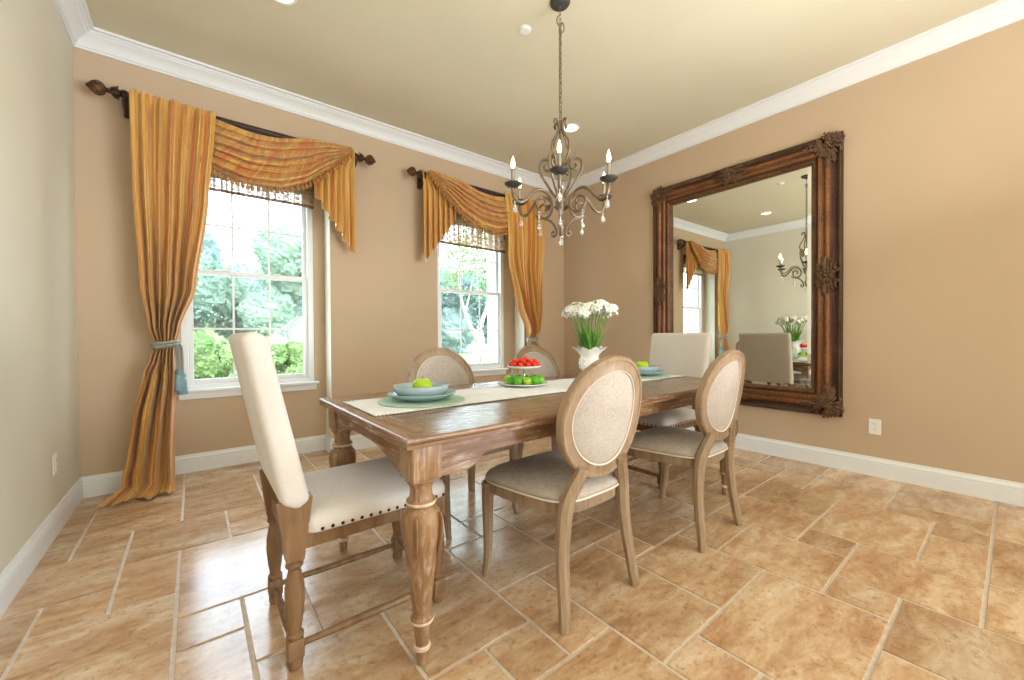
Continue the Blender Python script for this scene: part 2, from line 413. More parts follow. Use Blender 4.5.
struct('wall_rear', MB().box((XL-.15, RB-.15, 0), (XR+.15, RB, H+.1)), M['daylit'])
struct('ceiling', MB().box((XL-.15, RB, H), (XR+.15, YW, H+.12)), M['ceil'])

# side liners of the window niches, window light put into their pale colour
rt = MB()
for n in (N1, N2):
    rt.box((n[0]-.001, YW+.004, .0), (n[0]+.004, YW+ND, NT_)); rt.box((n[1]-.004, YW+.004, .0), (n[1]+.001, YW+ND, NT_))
struct('lit_return_liner', rt, M['retlit'])

# floor: grout bed + travertine tiles, one mesh each
GX, GY, PX, PY = -.49, .072, .2108, .2134
known = [(0,14,2,17),(-1,11,1,13),(0,13,1,14),(0,10,1,11),(1,12,3,14),(1,10,2,12),(2,9,4,12),(2,8,3,9),(0,7,2,10),(3,7,4,9),(7,4,8,6),(6,4,7,5),
 (5,5,7,7),(7,6,9,8),(8,3,10,6),(9,6,11,7),(10,3,12,5),(10,5,11,6),(11,5,13,8),(12,2,14,4),(12,4,14,5),(14,3,16,5),(14,2,15,3),(15,1,18,3),(13,0,15,2),
 (9,1,12,3),(12,1,13,2),(15,0,17,1),(-1,9,0,11),(2,14,4,17),(3,12,5,13),(3,13,5,15),(4,9,6,12),(2,5,3,8),(3,5,5,7),(3,4,6,5),(7,8,8,10),(8,8,9,9),(9,7,11,9),
 (16,3,18,5),(16,5,19,6),(18,2,20,4),(14,5,16,7),(16,6,18,8),(18,4,20,5),(18,0,19,2),(19,0,21,2)]
rr_ = random.Random(11)
x_lo, x_hi, y_lo, y_hi = -2, 22, -29, 20
occ = {}; tiles = []
def put(a):
    tiles.append(a)
    for i in range(a[0], a[2]):
        for j in range(a[1], a[3]): occ[(i, j)] = 1
def free(a):
    if a[2] > x_hi or a[3] > y_hi: return False
    return all((i, j) not in occ for i in range(a[0], a[2]) for j in range(a[1], a[3]))
for a in known:
    if free(a): put(a)
for j in range(y_lo, y_hi):
    for i in range(x_lo, x_hi):
        if (i, j) in occ: continue
        opts = [(2, 3), (3, 2), (2, 2), (2, 2), (1, 2), (2, 1)]; rr_.shuffle(opts)
        opts.sort(key=lambda q: -q[0]*q[1]+rr_.random()*3)
        for w, h in opts+[(1, 1)]:
            if free((i, j, i+w, j+h)): put((i, j, i+w, j+h)); break
struct('floor', MB().box((XL-.15, RB, -.12), (XR+.15, T, -.0045)), M['grout'])
tv, tf, tc = [], [], []
g = .0055
for (a0, b0, a1, b1) in tiles:
    x0 = max(GX+a0*PX+g, XL-.1); x1 = min(GX+a1*PX-g, XR+.1); y0 = max(GY+b0*PY+g, RB); y1 = min(GY+b1*PY-g, YW+.25)
    if x1-x0 < .02 or y1-y0 < .02: continue
    o = len(tv); c = (rr_.random(), rr_.random(), rr_.random(), 1); e = .002
    # slightly wavy worn edge
    def edge(p, q, n):
        return [(p[0]+(q[0]-p[0])*k/n, p[1]+(q[1]-p[1])*k/n) for k in range(n)]
    n = 8; cs = [(x0, y0), (x1, y0), (x1, y1), (x0, y1)]
    pts = sum([edge(cs[k], cs[(k+1) % 4], n) for k in range(4)], [])
    cx, cy = (x0+x1)/2, (y0+y1)/2
    jp = [(px+(cx-px)*.01*rr_.random(), py+(cy-py)*.01*rr_.random()) for px, py in pts]
    N = len(jp)
    tv += [(px, py, -.006) for px, py in jp]
    tv += [(px-(e if px > cx else -e)*(abs(px-cx) > (x1-x0)*.47), py-(e if py > cy else -e)*(abs(py-cy) > (y1-y0)*.47), 0) for px, py in jp]
    for k in range(N): tf.append((o+k, o+(k+1) % N, o+N+(k+1) % N, o+N+k)); tc.append(c)
    tf.append(tuple(o+N+k for k in range(N))); tc.append(c)
me = bpy.data.meshes.new('floor_tiles'); me.from_pydata(tv, [], tf); me.update()
ca = me.color_attributes.new('tile', 'FLOAT_COLOR', 'CORNER')
for q in me.polygons:
    for li in q.loop_indices: ca.data[li].color = tc[q.index]
me.materials.append(M['tile']); fo = bpy.data.objects.new('floor', me); COL.objects.link(fo); tag(fo, kind='structure')

# baseboards and crown
bprof = [(0, 0), (.016, 0), (.016, .095), (.014, .102), (.017, .108), (.015, .118), (.009, .130), (.007, .143), (0, .143)]
def bb(name, path): struct(name, sweep(MB(), path, bprof), M['trim'])
yn = YW+ND
# travel with the room on the left: back wall from right to left (-x direction -> left side is -y)
bb('baseboard_back', [(XR, YW), (N2[1], YW), (N2[1], yn), (N2[0], yn), (N2[0], YW), (N1[1], YW), (N1[1], yn), (N1[0], yn), (N1[0], YW), (XL, YW)])
bb('baseboard_right', [(XR, -2.4), (XR, YW)])
bb('baseboard_left', [(XL, YW), (XL, RB)])
cp = [(0, 3.017), (.012, 3.017), (.014, 3.028), (.022, 3.032), (.030, 3.052), (.052, 3.078), (.078, 3.094), (.084, 3.104), (.092, 3.106), (.096, 3.114), (.117, 3.118), (.117, H), (0, H)]
struct('trim_1', sweep(MB(), [(XR, -2.4), (XR, YW), (XL, YW), (XL, RB)], cp), M['trim'], smooth=True, angle=25)

# ------------------------------------------------------------------ windows
def window(nm, w):
    x0, x1 = w; yf = YW+ND+.035; b = MB(); fw = .05       # frame face
    root = b
    for a, c in (((x0, yf-.03, WZ0), (x0+fw, yf+.07, WZ1)), ((x1-fw, yf-.03, WZ0), (x1, yf+.07, WZ1)), ((x0+fw, yf-.03, WZ1-fw), (x1-fw, yf+.07, WZ1)), ((x0+fw, yf-.03, WZ0), (x1-fw, yf+.07, WZ0+.04))): b.box(a, c, .004)
    fr = struct(nm, b, M['vinyl'])
    zs = 1.605; s = .032
    def sash(name, za, zb, y, mid):
        m_ = MB(); xa, xb = x0+fw, x1-fw
        m_.box((xa, y-.015, za), (xa+s, y+.015, zb), .003); m_.box((xb-s, y-.015, za), (xb, y+.015, zb), .003)
        m_.box((xa+s, y-.015, za), (xb-s, y+.015, za+s+.006), .003); m_.box((xa+s, y-.015, zb-s), (xb-s, y+.015, zb), .003)
        o = m_.build(name, M['vinyl'], fr)
        g_ = MB(); ww = (xb-xa-2*s)/3
        for k in (1, 2): g_.box((xa+s+ww*k-.008, y-.005, za+s), (xa+s+ww*k+.008, y+.003, zb-s))
        g_.box((xa+s, y-.0045, mid-.008), (xb-s, y+.0025, mid+.008)); g_.build('muntin', M['vinyl'], o)
        MB().box((xa+s-.004, y+.004, za+s-.004), (xb-s+.004, y+.009, zb-s+.004)).build('pane', M['pane'], o)
        return o
    sash('upper_sash', zs-.01, WZ1-fw, yf+.045, 2.02)
    lo = sash('lower_sash', WZ0+.04, zs+.03, yf+.008, 1.15)
    for xx in (x0+.30, x1-.30): MB().box((xx-.03, yf-.016, zs+.022), (xx+.03, yf-.004, zs+.042), .004).build('sash_lock', M['vinyl'], lo)
    sl = MB().box((x0-.03, YW+ND-.055, WZ0-.022), (x1+.03, YW+ND+.03, WZ0+.004), .006)
    sl.box((x0-.015, YW+ND-.022, WZ0-.075), (x1+.015, YW+ND, WZ0-.022), .004); sl.build('window_sill', M['trim'], fr)
    # exterior stucco reveal
    e = MB(); e.box((x0-.02, yf+.09, WZ0), (x0+.03, yf+.30, WZ1)); e.box((x1-.03, yf+.09, WZ0), (x1+.02, yf+.30, WZ1)); e.box((x0, yf+.09, WZ0-.03), (x1, yf+.30, WZ0+.01))
    e.build('exterior_reveal', M['stucco'], fr)
    return fr
window('window_1', W1); window('window_2', W2)

def bamboo(w, zb, label):
    x0, x1 = w[0]+.0, w[1]-.0; t = thing('woven_shade', label, 'window shade', ((x0+x1)/2, YW+ND-.03, zb), group=None)
    hw = (x1-x0)/2; h = NT_-.01-zb; m_ = MB(); n = 20; rings = []
    for k in range(n+1):
        z = h*k/n; y = .004*math.sin(k*2.3); rings.append([(-hw, y, z), (hw, y, z)])
    m_.loft(rings, closed=False, caps=False); m_.build('woven_panel', M['shade'], t)
    MB().box((-hw, -.008, -.012), (hw, .008, .012), .004).build('bottom_rail', M['shade'], t)
    MB().box((-hw, -.02, h-.04), (hw, .02, h), .004).build('headrail', M['shade'], t)
bamboo(W1, 2.285, 'woven bamboo shade raised under the swag in the left window')
bamboo(W2, 2.150, 'woven bamboo shade raised under the swag in the right window')

# ------------------------------------------------------------------ drapery
YR = 3.78; ZR = 2.735
def fold(u, n, ph): return math.sin(2*PI*u*n+ph)+.45*math.sin(2*PI*u*n*2.3+ph*1.7)+.25*math.sin(2*PI*u*n*.37+ph)
def panel(name, keys, label, fx, ph):
    # keys (z, left, right) in first-window coordinates
    nu, nv = 180, 150; ztop = ZR+.022; rows = []; uvs = []
    zs = [ztop-(ztop-.012)*k/(nv-1) for k in range(nv)]
    kk = sorted([(-z, a, b_) for z, a, b_ in keys])
    w0 = keys[0][2]-keys[0][1]
    for vi, z in enumerate(zs):
        l, r_ = lerpk(kk, -z); w = r_-l; c = w0/max(w, .05)
        tie = math.exp(-((z-1.035)/.07)**2)
        amp = min(.042, .020*(c**1.0)) if z > 1.035 else min(.055, .021*c)
        top = max(0, 1-(ztop-z)/.10)
        amp = amp*(1-.6*top)*(1-.65*tie)
        row = []
        for ui in range(nu):
            u = ui/(nu-1); drift = .012*math.sin(z*2.1+u*5+ph)
            uu = u+drift*(1-top)
            x = l+w*(u+.25*w0/ max(w,.1)*.02*math.sin(2*PI*7*u+ph))
            y = YR-.060-.035*min(1, max(0, (z-1.9)/.4))
            env = min(1, 8*u)*min(1, 8*(1-u))*.5+.5
            lo_ = min(1, max(0, (1.0-z)/.25)); y -= .006*top*math.sin(u*150+ph*3+2*math.sin(u*31)); y -= amp*env*((1-lo_)*fold(uu, 6.5, ph)*1.15+lo_*1.25*fold(uu+.03*math.sin(z*5), 3.2, ph+.8)+.45*math.sin(z*5+u*13+ph))
            # round bundle near the tie
            y += .055*tie*((2*u-1)**2-.4)+.02*tie
            if z < .9: y -= .035*(1-z/.9)*(1-(2*u-1)**2)
            zz = z
            if z > ztop-.04: y += .03*((z-ztop+.04)/.04)**2; zz = z+.006*math.sin(u*90+ph)*((z-ztop+.04)/.04)
            if z < .14:
                q = (1-z/.14); y -= q*q*(.10+.07*(1-u)+.025*math.sin(9*u+ph)); x -= q*q*.05*(1-u)
                zz = .012+ (z-.012)*.55+ .018*q*(1+math.sin(u*23+ph))*.5*(q < 1)
            row.append((fx(x), y, zz)); uvs.append((u, z*.6))
        rows.append(row)
    mb = MB(); mb.loft(rows, closed=False, caps=False, uvs=uvs)
    o = mb.build('curtain', M['silk'], smooth=True, solid=.002); return tag(o, label, 'curtain')
pk = [(2.79, -.326, .154), (2.70, -.322, .140), (2.06, -.318, .092), (1.43, -.286, .012), (1.15, -.245, -.080), (1.035, -.215, -.108), (.93, -.24, -.108), (.84, -.275, -.105), (.5, -.335, -.112), (.27, -.362, -.118), (.13, -.392, -.118), (.06, -.43, -.118), (.0, -.46, -.118)]
fx1 = lambda x: x
fx2 = lambda x: 1.86+(1.148-x)*(1.609/1.474)
panel('curtain_panel', pk, 'long striped gold silk curtain tied back beside the left window, puddling on the floor', fx1, .6)
pk2 = [(z, a, b_+.10*max(0, min(1, (z-1.05)/1.0))) for z, a, b_ in pk]
panel('curtain_panel', pk2, 'long striped gold silk curtain tied back at the corner right of the right window', fx2, 2.1)

def swag(fx, label, ph):
    t = thing('swag_valance', label, 'swag', (0, 0, 0))
    # draped swag: s across, t down
    top = [(0, .03, 2.735), (.17, .153, 2.712), (.38, .397, 2.672), (.55, .572, 2.690), (.72, .80, 2.755), (1, 1.12, 2.772)]
    bot = [(0, .03, 2.44), (.17, .138, 2.34), (.32, .33, 2.278), (.50, .568, 2.292), (.66, .755, 2.378), (.84, .957, 2.560), (1, 1.13, 2.742)]
    ns, nt = 110, 200; rows = []; uvs = []
    for j in range(nt):
        tt = j/(nt-1); row = []
        for i in range(ns):
            s = i/(ns-1); xa, za = lerpk(top, s); xb, zb = lerpk(bot, s)
            x = xa+(xb-xa)*tt; sh = math.sin(PI*min(1, s*.9+.12))**.7
            z = za+(zb-za)*(tt**.92)
            ft = (tt*6.2+.12*math.sin(3*s+ph)+s*.45+.10*math.sin(tt*9+ph)) % 1.0
            fo_ = 2*(ft**.8 if ft < .80 else .8365*(1-(ft-.80)/.20))-1+.15*math.sin(2*PI*(tt*9+s*1.3)+ph)
            y = YR-.036-.038*fo_*(.25+.75*sh)*min(1, 4*tt+.2)*min(1, .1+s*5)-.060*sh*min(1, s*4)*math.sin(PI*min(1, tt*.9+.05))+.03*max(0, 1-s*6)-.045*s*s
            z -= .012*fo_*sh
            row.append((fx(x), y, z)); uvs.append((s*1.4+tt*.25, tt*3))
        rows.append(row)
    MB().loft(rows, closed=False, caps=False, uvs=uvs).build('draped_swag', M['silk'], t, smooth=True, solid=.002)
    # cascade tail
    nu, nv = 140, 50; rows = []; uvs = []
    for j in range(nv):
        v = j/(nv-1); row = []
        for i in range(nu):
            u = i/(nu-1)                                   # 0 inner edge, 1 outer edge
            zt = 2.765; hem = 2.330-(.500)*(u**1.0); z = zt+(hem-zt)*v
            n = 6.0; ph_ = u*n*2*PI
            spread = min(1, .35+.95*(zt-z)/.25)
            xi = 1.150-(.335)*(1-u)*spread
            x = xi+.016*math.sin(ph_*1.0+1.2)*(1-v*.1)
            y = YR-.012-.024*math.cos(ph_)*min(1, .35+v)-.01*(1-u)
            row.append((fx(x), y, z)); uvs.append((u*1.1, v*.8))
        rows.append(row)
    MB().loft(rows, closed=False, caps=False, uvs=uvs).build('cascade_tail', M['silk'], t, smooth=True, solid=.002)
    # bead trim along the lower edge of the swag and the top of the tail
    tr = MB(); path = []
    for i in range(ns):
        s = i/(ns-1); xb, zb = lerpk(bot, s); sh = math.sin(PI*min(1, s*.9+.12))**.7
        path.append(Vector((fx(xb), YR-.050-.02*sh-.045*s*s, zb-.004)))
    tr.tube(path, .006, 6)
    acc = 0; last = path[0]
    for p in path[1:]:
        acc += (p-last).length
        if acc > .030:
            acc = 0; L = .026+.004*rnd.random()
            tr.lathe([(.001, 0), (.006, -.008), (.006, -.018), (.012, -.024), (.0145, -.037), (.010, -.049), (.001, -.053)], 8, Tm(p.x, p.y, p.z-.002))
        last = p
    tr.build('bead_trim', M['beads'], t, smooth=True)
swag(fx1, 'striped gold silk swag with bead trim and tail over the left window', .3)
swag(fx2, 'striped gold silk swag with bead trim and tail over the right window', 1.4)

def crod(x0, x1, label):
    t = thing('curtain_rod', label, 'curtain rod', ((x0+x1)/2, YR+.005, ZR)); hw = (x1-x0)/2
    MB().lathe([(.024, -hw), (.024, hw)], 16, Rm(PI/2, 'Y')).build('pole', M['rod'], t, smooth=True, angle=40)
    for sg in (-1, 1):
        F = Tm(sg*hw, 0, 0) @ Rm(sg*PI/2, 'Y')
        k = MB(); k.lathe([(.026, -.01), (.030, .0), (.020, .012), (.034, .030), (.040, .040), (.022, .052), (.014, .062), (.017, .070), (.012, .076), (.016, .085)], 14, F)
        fo_ = k.build('finial', M['rod'], t, smooth=True, angle=50)
        # twisted open-work bulb
        bulb = MB(); prof = [(.012, .082), (.032, .094), (.044, .112), (.043, .130), (.028, .150), (.012, .163), (.005, .172), (.002, .177)]
        bulb.lathe([(r_*.82, z) for r_, z in prof], 14, F)
        for q in range(8):
            pts = []
            for kk in range(22):
                z = .084+(.172-.084)*kk/21; a = 2*PI*q/8+kk*.13; r_ = lerpk([(z_, r1) for r1, z_ in prof], z)[0]
                pts.append(F @ Vector((r_*math.cos(a), r_*math.sin(a), z)))
            bulb.tube(pts, .0042, 6)
        bulb.build('twisted_bulb', M['rodgold'], fo_, smooth=True)
        lf = MB()
        for q in range(6):
            a = q*PI/3; c, s_ = math.cos(a), math.sin(a)
            pts = [F @ Vector((rr*c, rr*s_, z)) for rr, z in ((.020, .055), (.030, .042), (.040, .026), (.050, .018))]
            lf.tube(pts, [.010, .012, .009, .002], 6, sq=(1, .4))
        lf.build('leaf_collar', M['rodgold'], fo_, smooth=True)
        br = MB(); bx_ = sg*(hw-.012)
        br.box((bx_-.014, -.03, -.035), (bx_+.014, .125, .02), .005); br.box((bx_-.020, .105, -.11), (bx_+.020, .126, .06), .005)
        br.tube([(bx_, .105, -.10), (bx_, .06, -.085), (bx_, .0, -.05), (bx_, -.02, -.03)], [.014, .016, .018, .014], 8)
        br.build('bracket', M['rod'], t, smooth=True, angle=40)
crod(-.362, 1.190, 'dark bronze curtain rod with twisted finials over the left window')
crod(1.855, 3.52, 'dark bronze curtain rod with twisted finials over the right window')

def tieback(fx, label, sgn):
    t = thing('curtain_tieback', label, 'tieback', (fx(-.16), YR-.045, 1.035))
    c = Vector((fx(-.162)-fx(-.16), .0, 0)); m_ = MB()
    for off in (-.011, .011):
        pts = [c+Vector((.066*math.cos(a), .062*math.sin(a), off+.012*math.sin(a+1)*1)) for a in [2*PI*k/32 for k in range(32)]]
        m_.tube(pts, .014, 8, closed=True)
    # rope to the wall hook
    m_.tube(bez([(-sgn*.05, .03, 0), (-sgn*.03, .10, .03), (-sgn*.02, .172, .05)]), .009, 8)
    rp = m_.build('rope', M['rope'], t, smooth=True)
    for k, (dx, ln) in enumerate(((.0, .0), (.018, -.03))):
        base = Vector((sgn*(.060+dx), -.030+k*.02, -.005)); dn = .125-ln*-1
        m2 = MB(); m2.tube(bez([base+Vector((-.02*sgn, -.01, .008)), base+Vector((sgn*.006, -.006, -.03)), base+Vector((sgn*.010, 0, -.185+ln))]), .0125, 8); m2.build('tassel_cord', M['rope'], t, smooth=True)
        q = base+Vector((sgn*.010, 0, -.185+ln)); tz = MB()
        tz.lathe([(.004, .012), (.012, .008), (.021, -.004), (.020, -.020), (.012, -.028), (.018, -.034), (.025, -.055), (.030, -.14), (.027, -.145), (.001, -.145)], 20, Tm(*q), flute=10, fa=.10)
        tz.build('tassel', M['tassel'], t, smooth=True)
tieback(fx1, 'twisted pale blue rope tieback with tassels on the long curtain left of the left window', 1)
tieback(fx2, 'twisted silver blue rope tieback on the curtain by the corner', -1)

# ------------------------------------------------------------------ mirror
def mirror():
    y0, y1, z0, z1 = .852, 2.512, .420, 2.675; yc, zc_ = (y0+y1)/2, (z0+z1)/2
    t = thing('wall_mirror', 'large rectangular mirror in an ornate carved bronze frame hung on the right wall', 'mirror', (XR, yc, zc_))
    hy, hz = (y1-y0)/2, (z1-z0)/2
    # profile: offset inward from the outer edge, depth into the room
    prof = [(0, .002), (0, .030), (.006, .040), (.014, .044), (.024, .040), (.030, .030), (.042, .024), (.056, .026), (.066, .040), (.076, .062), (.088, .072), (.100, .070), (.108, .056), (.118, .050), (.130, .056), (.140, .066), (.150, .066), (.158, .052), (.166, .046), (.178, .050), (.188, .050), (.196, .040), (.204, .030), (.206, .016), (.206, .002)]
    cs = [(hy, -hz), (-hy, -hz), (-hy, hz), (hy, hz)]; sg = [(-1, 1), (1, 1), (1, -1), (-1, -1)]
    rings = []
    for (cy, cz), (sy, sz) in zip(cs, sg): rings.append([(-d, cy+sy*o, cz+sz*o) for o, d in prof])
    rings.append(rings[0]); fr = MB().loft(rings, closed=True, caps=False).build('frame', M['frame'], t, smooth=True, angle=50)
    fr.data.materials.append(M['framedark']); fr.data.materials.append(M['ridge']); npf = len(prof)
    for i_, q_ in enumerate(fr.data.polygons):
        j_ = i_ % npf
        q_.material_index = 1 if j_ in (0, 1, 2, 3, 5, 6, 7, 17, 18) else (2 if j_ in (9, 10, 11, 14, 15, 16) else 0)  # ridges brighter bronze; coves, grooves and outer edge darker
    # rope and bead runs
    rb = MB()
    def run(o, d, r_, step):
        for k in range(4):
            a = Vector((-d, cs[k][0]+sg[k][0]*o, cs[k][1]+sg[k][1]*o)); k2 = (k+1) % 4; c = Vector((-d, cs[k2][0]+sg[k2][0]*o, cs[k2][1]+sg[k2][1]*o))
            n = int((c-a).length/step); dv = (c-a).normalized(); Q = Rm(math.radians(0), 'X')
            for i in range(n):
                p = a.lerp(c, (i+.5)/n); L = step*.48; s = abs(dv.y) > .5
                rb.ell(p, r_, L if s else r_*.8, r_*.8 if s else L, 6, 4)
    run(.184, .050, .0075, .018); rb.build('inner_beading', M['orna'], fr, smooth=True)
    rb = MB(); run(.014, .043, .006, .020); rb.build('outer_rope_edge', M['orna'], fr, smooth=True)
    # glass: bevelled edge strip around flat glass
    iy, iz = hy-.203, hz-.203; bv = .028; gm = MB()
    gm.add([(-.014, -iy, -iz), (-.014, iy, -iz), (-.014, iy, iz), (-.014, -iy, iz), (-.017, -iy+bv, -iz+bv), (-.017, iy-bv, -iz+bv), (-.017, iy-bv, iz-bv), (-.017, -iy+bv, iz-bv)],
           [(0, 4, 5, 1), (1, 5, 6, 2), (2, 6, 7, 3), (3, 7, 4, 0), (4, 7, 6, 5)])
    gm.v = [(p[0]+.013*p[1], p[1], p[2]) for p in gm.v]; gm.build('mirror_glass', M['mirror'], t)
    MB().box((-.005, -iy-.02, -iz-.02), (-.001, iy+.02, iz+.02)).build('backing', M['oak_dark'], t)
    # carved corner and side ornaments: acanthus leaves, scrolls and a rosette
    def P(cy, cz, a, b_, ex, ey, d): return Vector((-d, cy+ex[0]*a+ey[0]*b_, cz+ex[1]*a+ey[1]*b_))
    def leaf(mb, P_, a0, b0, a1, b1, w, d):
        pts = []; rad = []
        for k in range(7):
            s = k/6; a = a0+(a1-a0)*s; b_ = b0+(b1-b0)*s+.012*math.sin(PI*s)
            pts.append(P_(a, b_, d+.018*math.sin(PI*s*.8)-.012*s)); rad.append(w*(.45+math.sin(PI*min(1, s*.9+.12))*.75)*(1 if s < 1 else .25))
        mb.tube(pts, rad, 7, sq=(1, .6))
        for sd in (-1, 1):
            for k in (2, 3, 4):
                s = k/6; a = a0+(a1-a0)*s; b_ = b0+(b1-b0)*s; dx, dy = (a1-a0), (b1-b0); L = math.hypot(dx, dy); dx /= L; dy /= L
                nx, ny = -dy*sd, dx*sd
                mb.tube([P_(a, b_, d+.010), P_(a+nx*w*1.3+dx*w*.8, b_+ny*w*1.3+dy*w*.8, d+.014), P_(a+nx*w*1.8+dx*w*2.0, b_+ny*w*1.8+dy*w*2.0, d+.004)], [w*.45, w*.45, w*.12], 6)
    def scroll(mb, P_, a, b_, R, d, turn, st):
        pts = []; rad = []
        for k in range(26):
            s = k/25; an = st+turn*s*2*PI*1.3; q = R*(1-.8*s); pts.append(P_(a+q*math.cos(an), b_+q*math.sin(an), d+.012*s)); rad.append(.0075*(1-.3*s))
        mb.tube(pts, rad, 7); mb.ell(P_(a, b_, d+.012), .010, .009, .009, 8, 6)
    def corner(cy, cz, sy, sz):
        P_ = lambda a, b_, d: Vector((-d, cy+sy*a, cz+sz*b_)); mb = MB()
        for k in range(9):
            an = math.radians(-25+k*17.5); leaf(mb, P_, .085+.02*math.cos(an), .085+.02*math.sin(an), .085+.105*math.cos(an)+.0, .085+.105*math.sin(an), .013, .058)
        for an in (165, 195, 225, 255, 285): 
            q = math.radians(an); leaf(mb, P_, .085+.015*math.cos(q), .085+.015*math.sin(q), .085+.098*math.cos(q), .085+.098*math.sin(q), .014, .050)
        scroll(mb, P_, .085, .030, .026, .060, 1, 0); scroll(mb, P_, .030, .085, .026, .060, -1, PI/2)
        scroll(mb, P_, .150, .075, .022, .070, -1, PI); scroll(mb, P_, .075, .150, .022, .070, 1, -PI/2)
        leaf(mb, P_, .15, .085, .285, .090, .013, .062); leaf(mb, P_, .085, .15, .090, .285, .013, .062)
        leaf(mb, P_, .14, .06, .24, .045, .010, .050); leaf(mb, P_, .06, .14, .045, .24, .010, .050)
        for k in range(26):
            q = k*2.4; rr = .018+.017*math.sqrt(k); mb.ell(P_(.088+rr*math.cos(q), .088+rr*math.sin(q), .056+.018*(1-rr/.11)), .014, .013+.004*math.sin(k), .013+.004*math.cos(k*2), 7, 5)
        for k in range(6):
            q = k*PI/3; mb.ell(P_(.085+.018*math.cos(q), .085+.018*math.sin(q), .082), .010, .012, .012, 8, 6)
        mb.ell(P_(.085, .085, .088), .014, .013, .013, 10, 6)
        mb.build('corner_ornament', M['orna'], fr, smooth=True)
    for (cy, cz), (sy, sz) in zip(cs, sg): corner(cy, cz, sy, sz)
    def middle(cy, cz, vertical):
        if vertical: P_ = lambda a, b_, d: Vector((-d, cy+b_, cz+a))
        else: P_ = lambda a, b_, d: Vector((-d, cy+a, cz+b_))
        mb = MB()
        for s in (-1, 1):
            leaf(mb, P_, s*.03, 0, s*.17, 0, .016, .064); leaf(mb, P_, s*.02, .03, s*.12, .050, .012, .056); leaf(mb, P_, s*.02, -.03, s*.12, -.050, .012, .056)
            scroll(mb, P_, s*.055, .052, .026, .054, s, PI/2); scroll(mb, P_, s*.055, -.052, .026, .054, -s, -PI/2)
        for k in range(8):
            q = k*PI/4; leaf(mb, P_, .012*math.cos(q), .012*math.sin(q), .062*math.cos(q), .062*math.sin(q), .011, .072)
        mb.ell(P_(0, 0, .092), .014, .016, .016, 10, 6)
        mb.build('side_ornament', M['orna'], fr, smooth=True)
    q = .095
    middle(hy-q, 0, True); middle(-hy+q, 0, True); middle(0, hz-q, False); middle(0, -hz+q, False)
mirror()

# ------------------------------------------------------------------ outlets, detector, downlights
def outlet(loc, rz, label):
    t = thing('wall_outlet', label, 'outlet', loc, rz)    # faces +x locally
    MB().box((0, -.036, -.058), (.006, .036, .058), .002).build('cover_plate', M['plastic'], t)
    for z in (-.02, .02):
        rc = MB().lathe([(.0165, 0), (.0165, .003), (.015, .004)], 20, Tm(.006, 0, z) @ Rm(PI/2, 'Y')).build('receptacle', M['plastic'], t)
        s = MB(); s.box((.0095, -.008, z+.001), (.0108, -.006, z+.009)); s.box((.0095, .005, z+.001), (.0108, .007, z+.009)); s.lathe([(.0022, 0), (.0022, .0012)], 8, Tm(.0096, 0, z-.007) @ Rm(PI/2, 'Y'))
        s.build('slots', M['slot'], rc)
outlet((XL, 3.297, .385), 0, 'white wall outlet low on the left wall')
outlet((XR, .660, .375), PI, 'white wall outlet on the right wall below and right of the mirror')
t = thing('smoke_detector', 'round white detector on the ceiling left of the chandelier chain', 'smoke detector', (1.76, 2.06, H))
MB().lathe([(.036, 0), (.036, -.010), (.032, -.014), (.001, -.016)], 32).build('cover', M['plastic'], t, smooth=True, angle=40)
MB().lathe([(.043, 0), (.043, -.004), (.036, -.005)], 32).build('rim', M['trim'], t, smooth=True, angle=40)
for x, y, lb in ((2.946, 2.751, 'lit recessed ceiling light behind the chandelier toward the room corner'), (.43, 2.74, 'lit recessed ceiling light near the left window at the top edge')):
    t = thing('recessed_light', lb, 'ceiling light', (x, y, H), group=None)
    MB().lathe([(.085, 0), (.085, -.004), (.072, -.006), (.066, -.002), (.066, 0)], 36, caps=False).build('trim_ring', M['plastic'], t, smooth=True, angle=40)
    MB().lathe([(.066, -.001), (.001, -.0012)], 32, caps=False).build('lens', M['downlight'], t)
    s = light('downlight_lamp', 'SPOT', (x, y, H-.02), (0, 0, 0), 14, (1, .93, .82), .05); s.data.spot_size = 2.2; s.data.spot_blend = .8; s.parent = t; s.location = (0, 0, -.02)

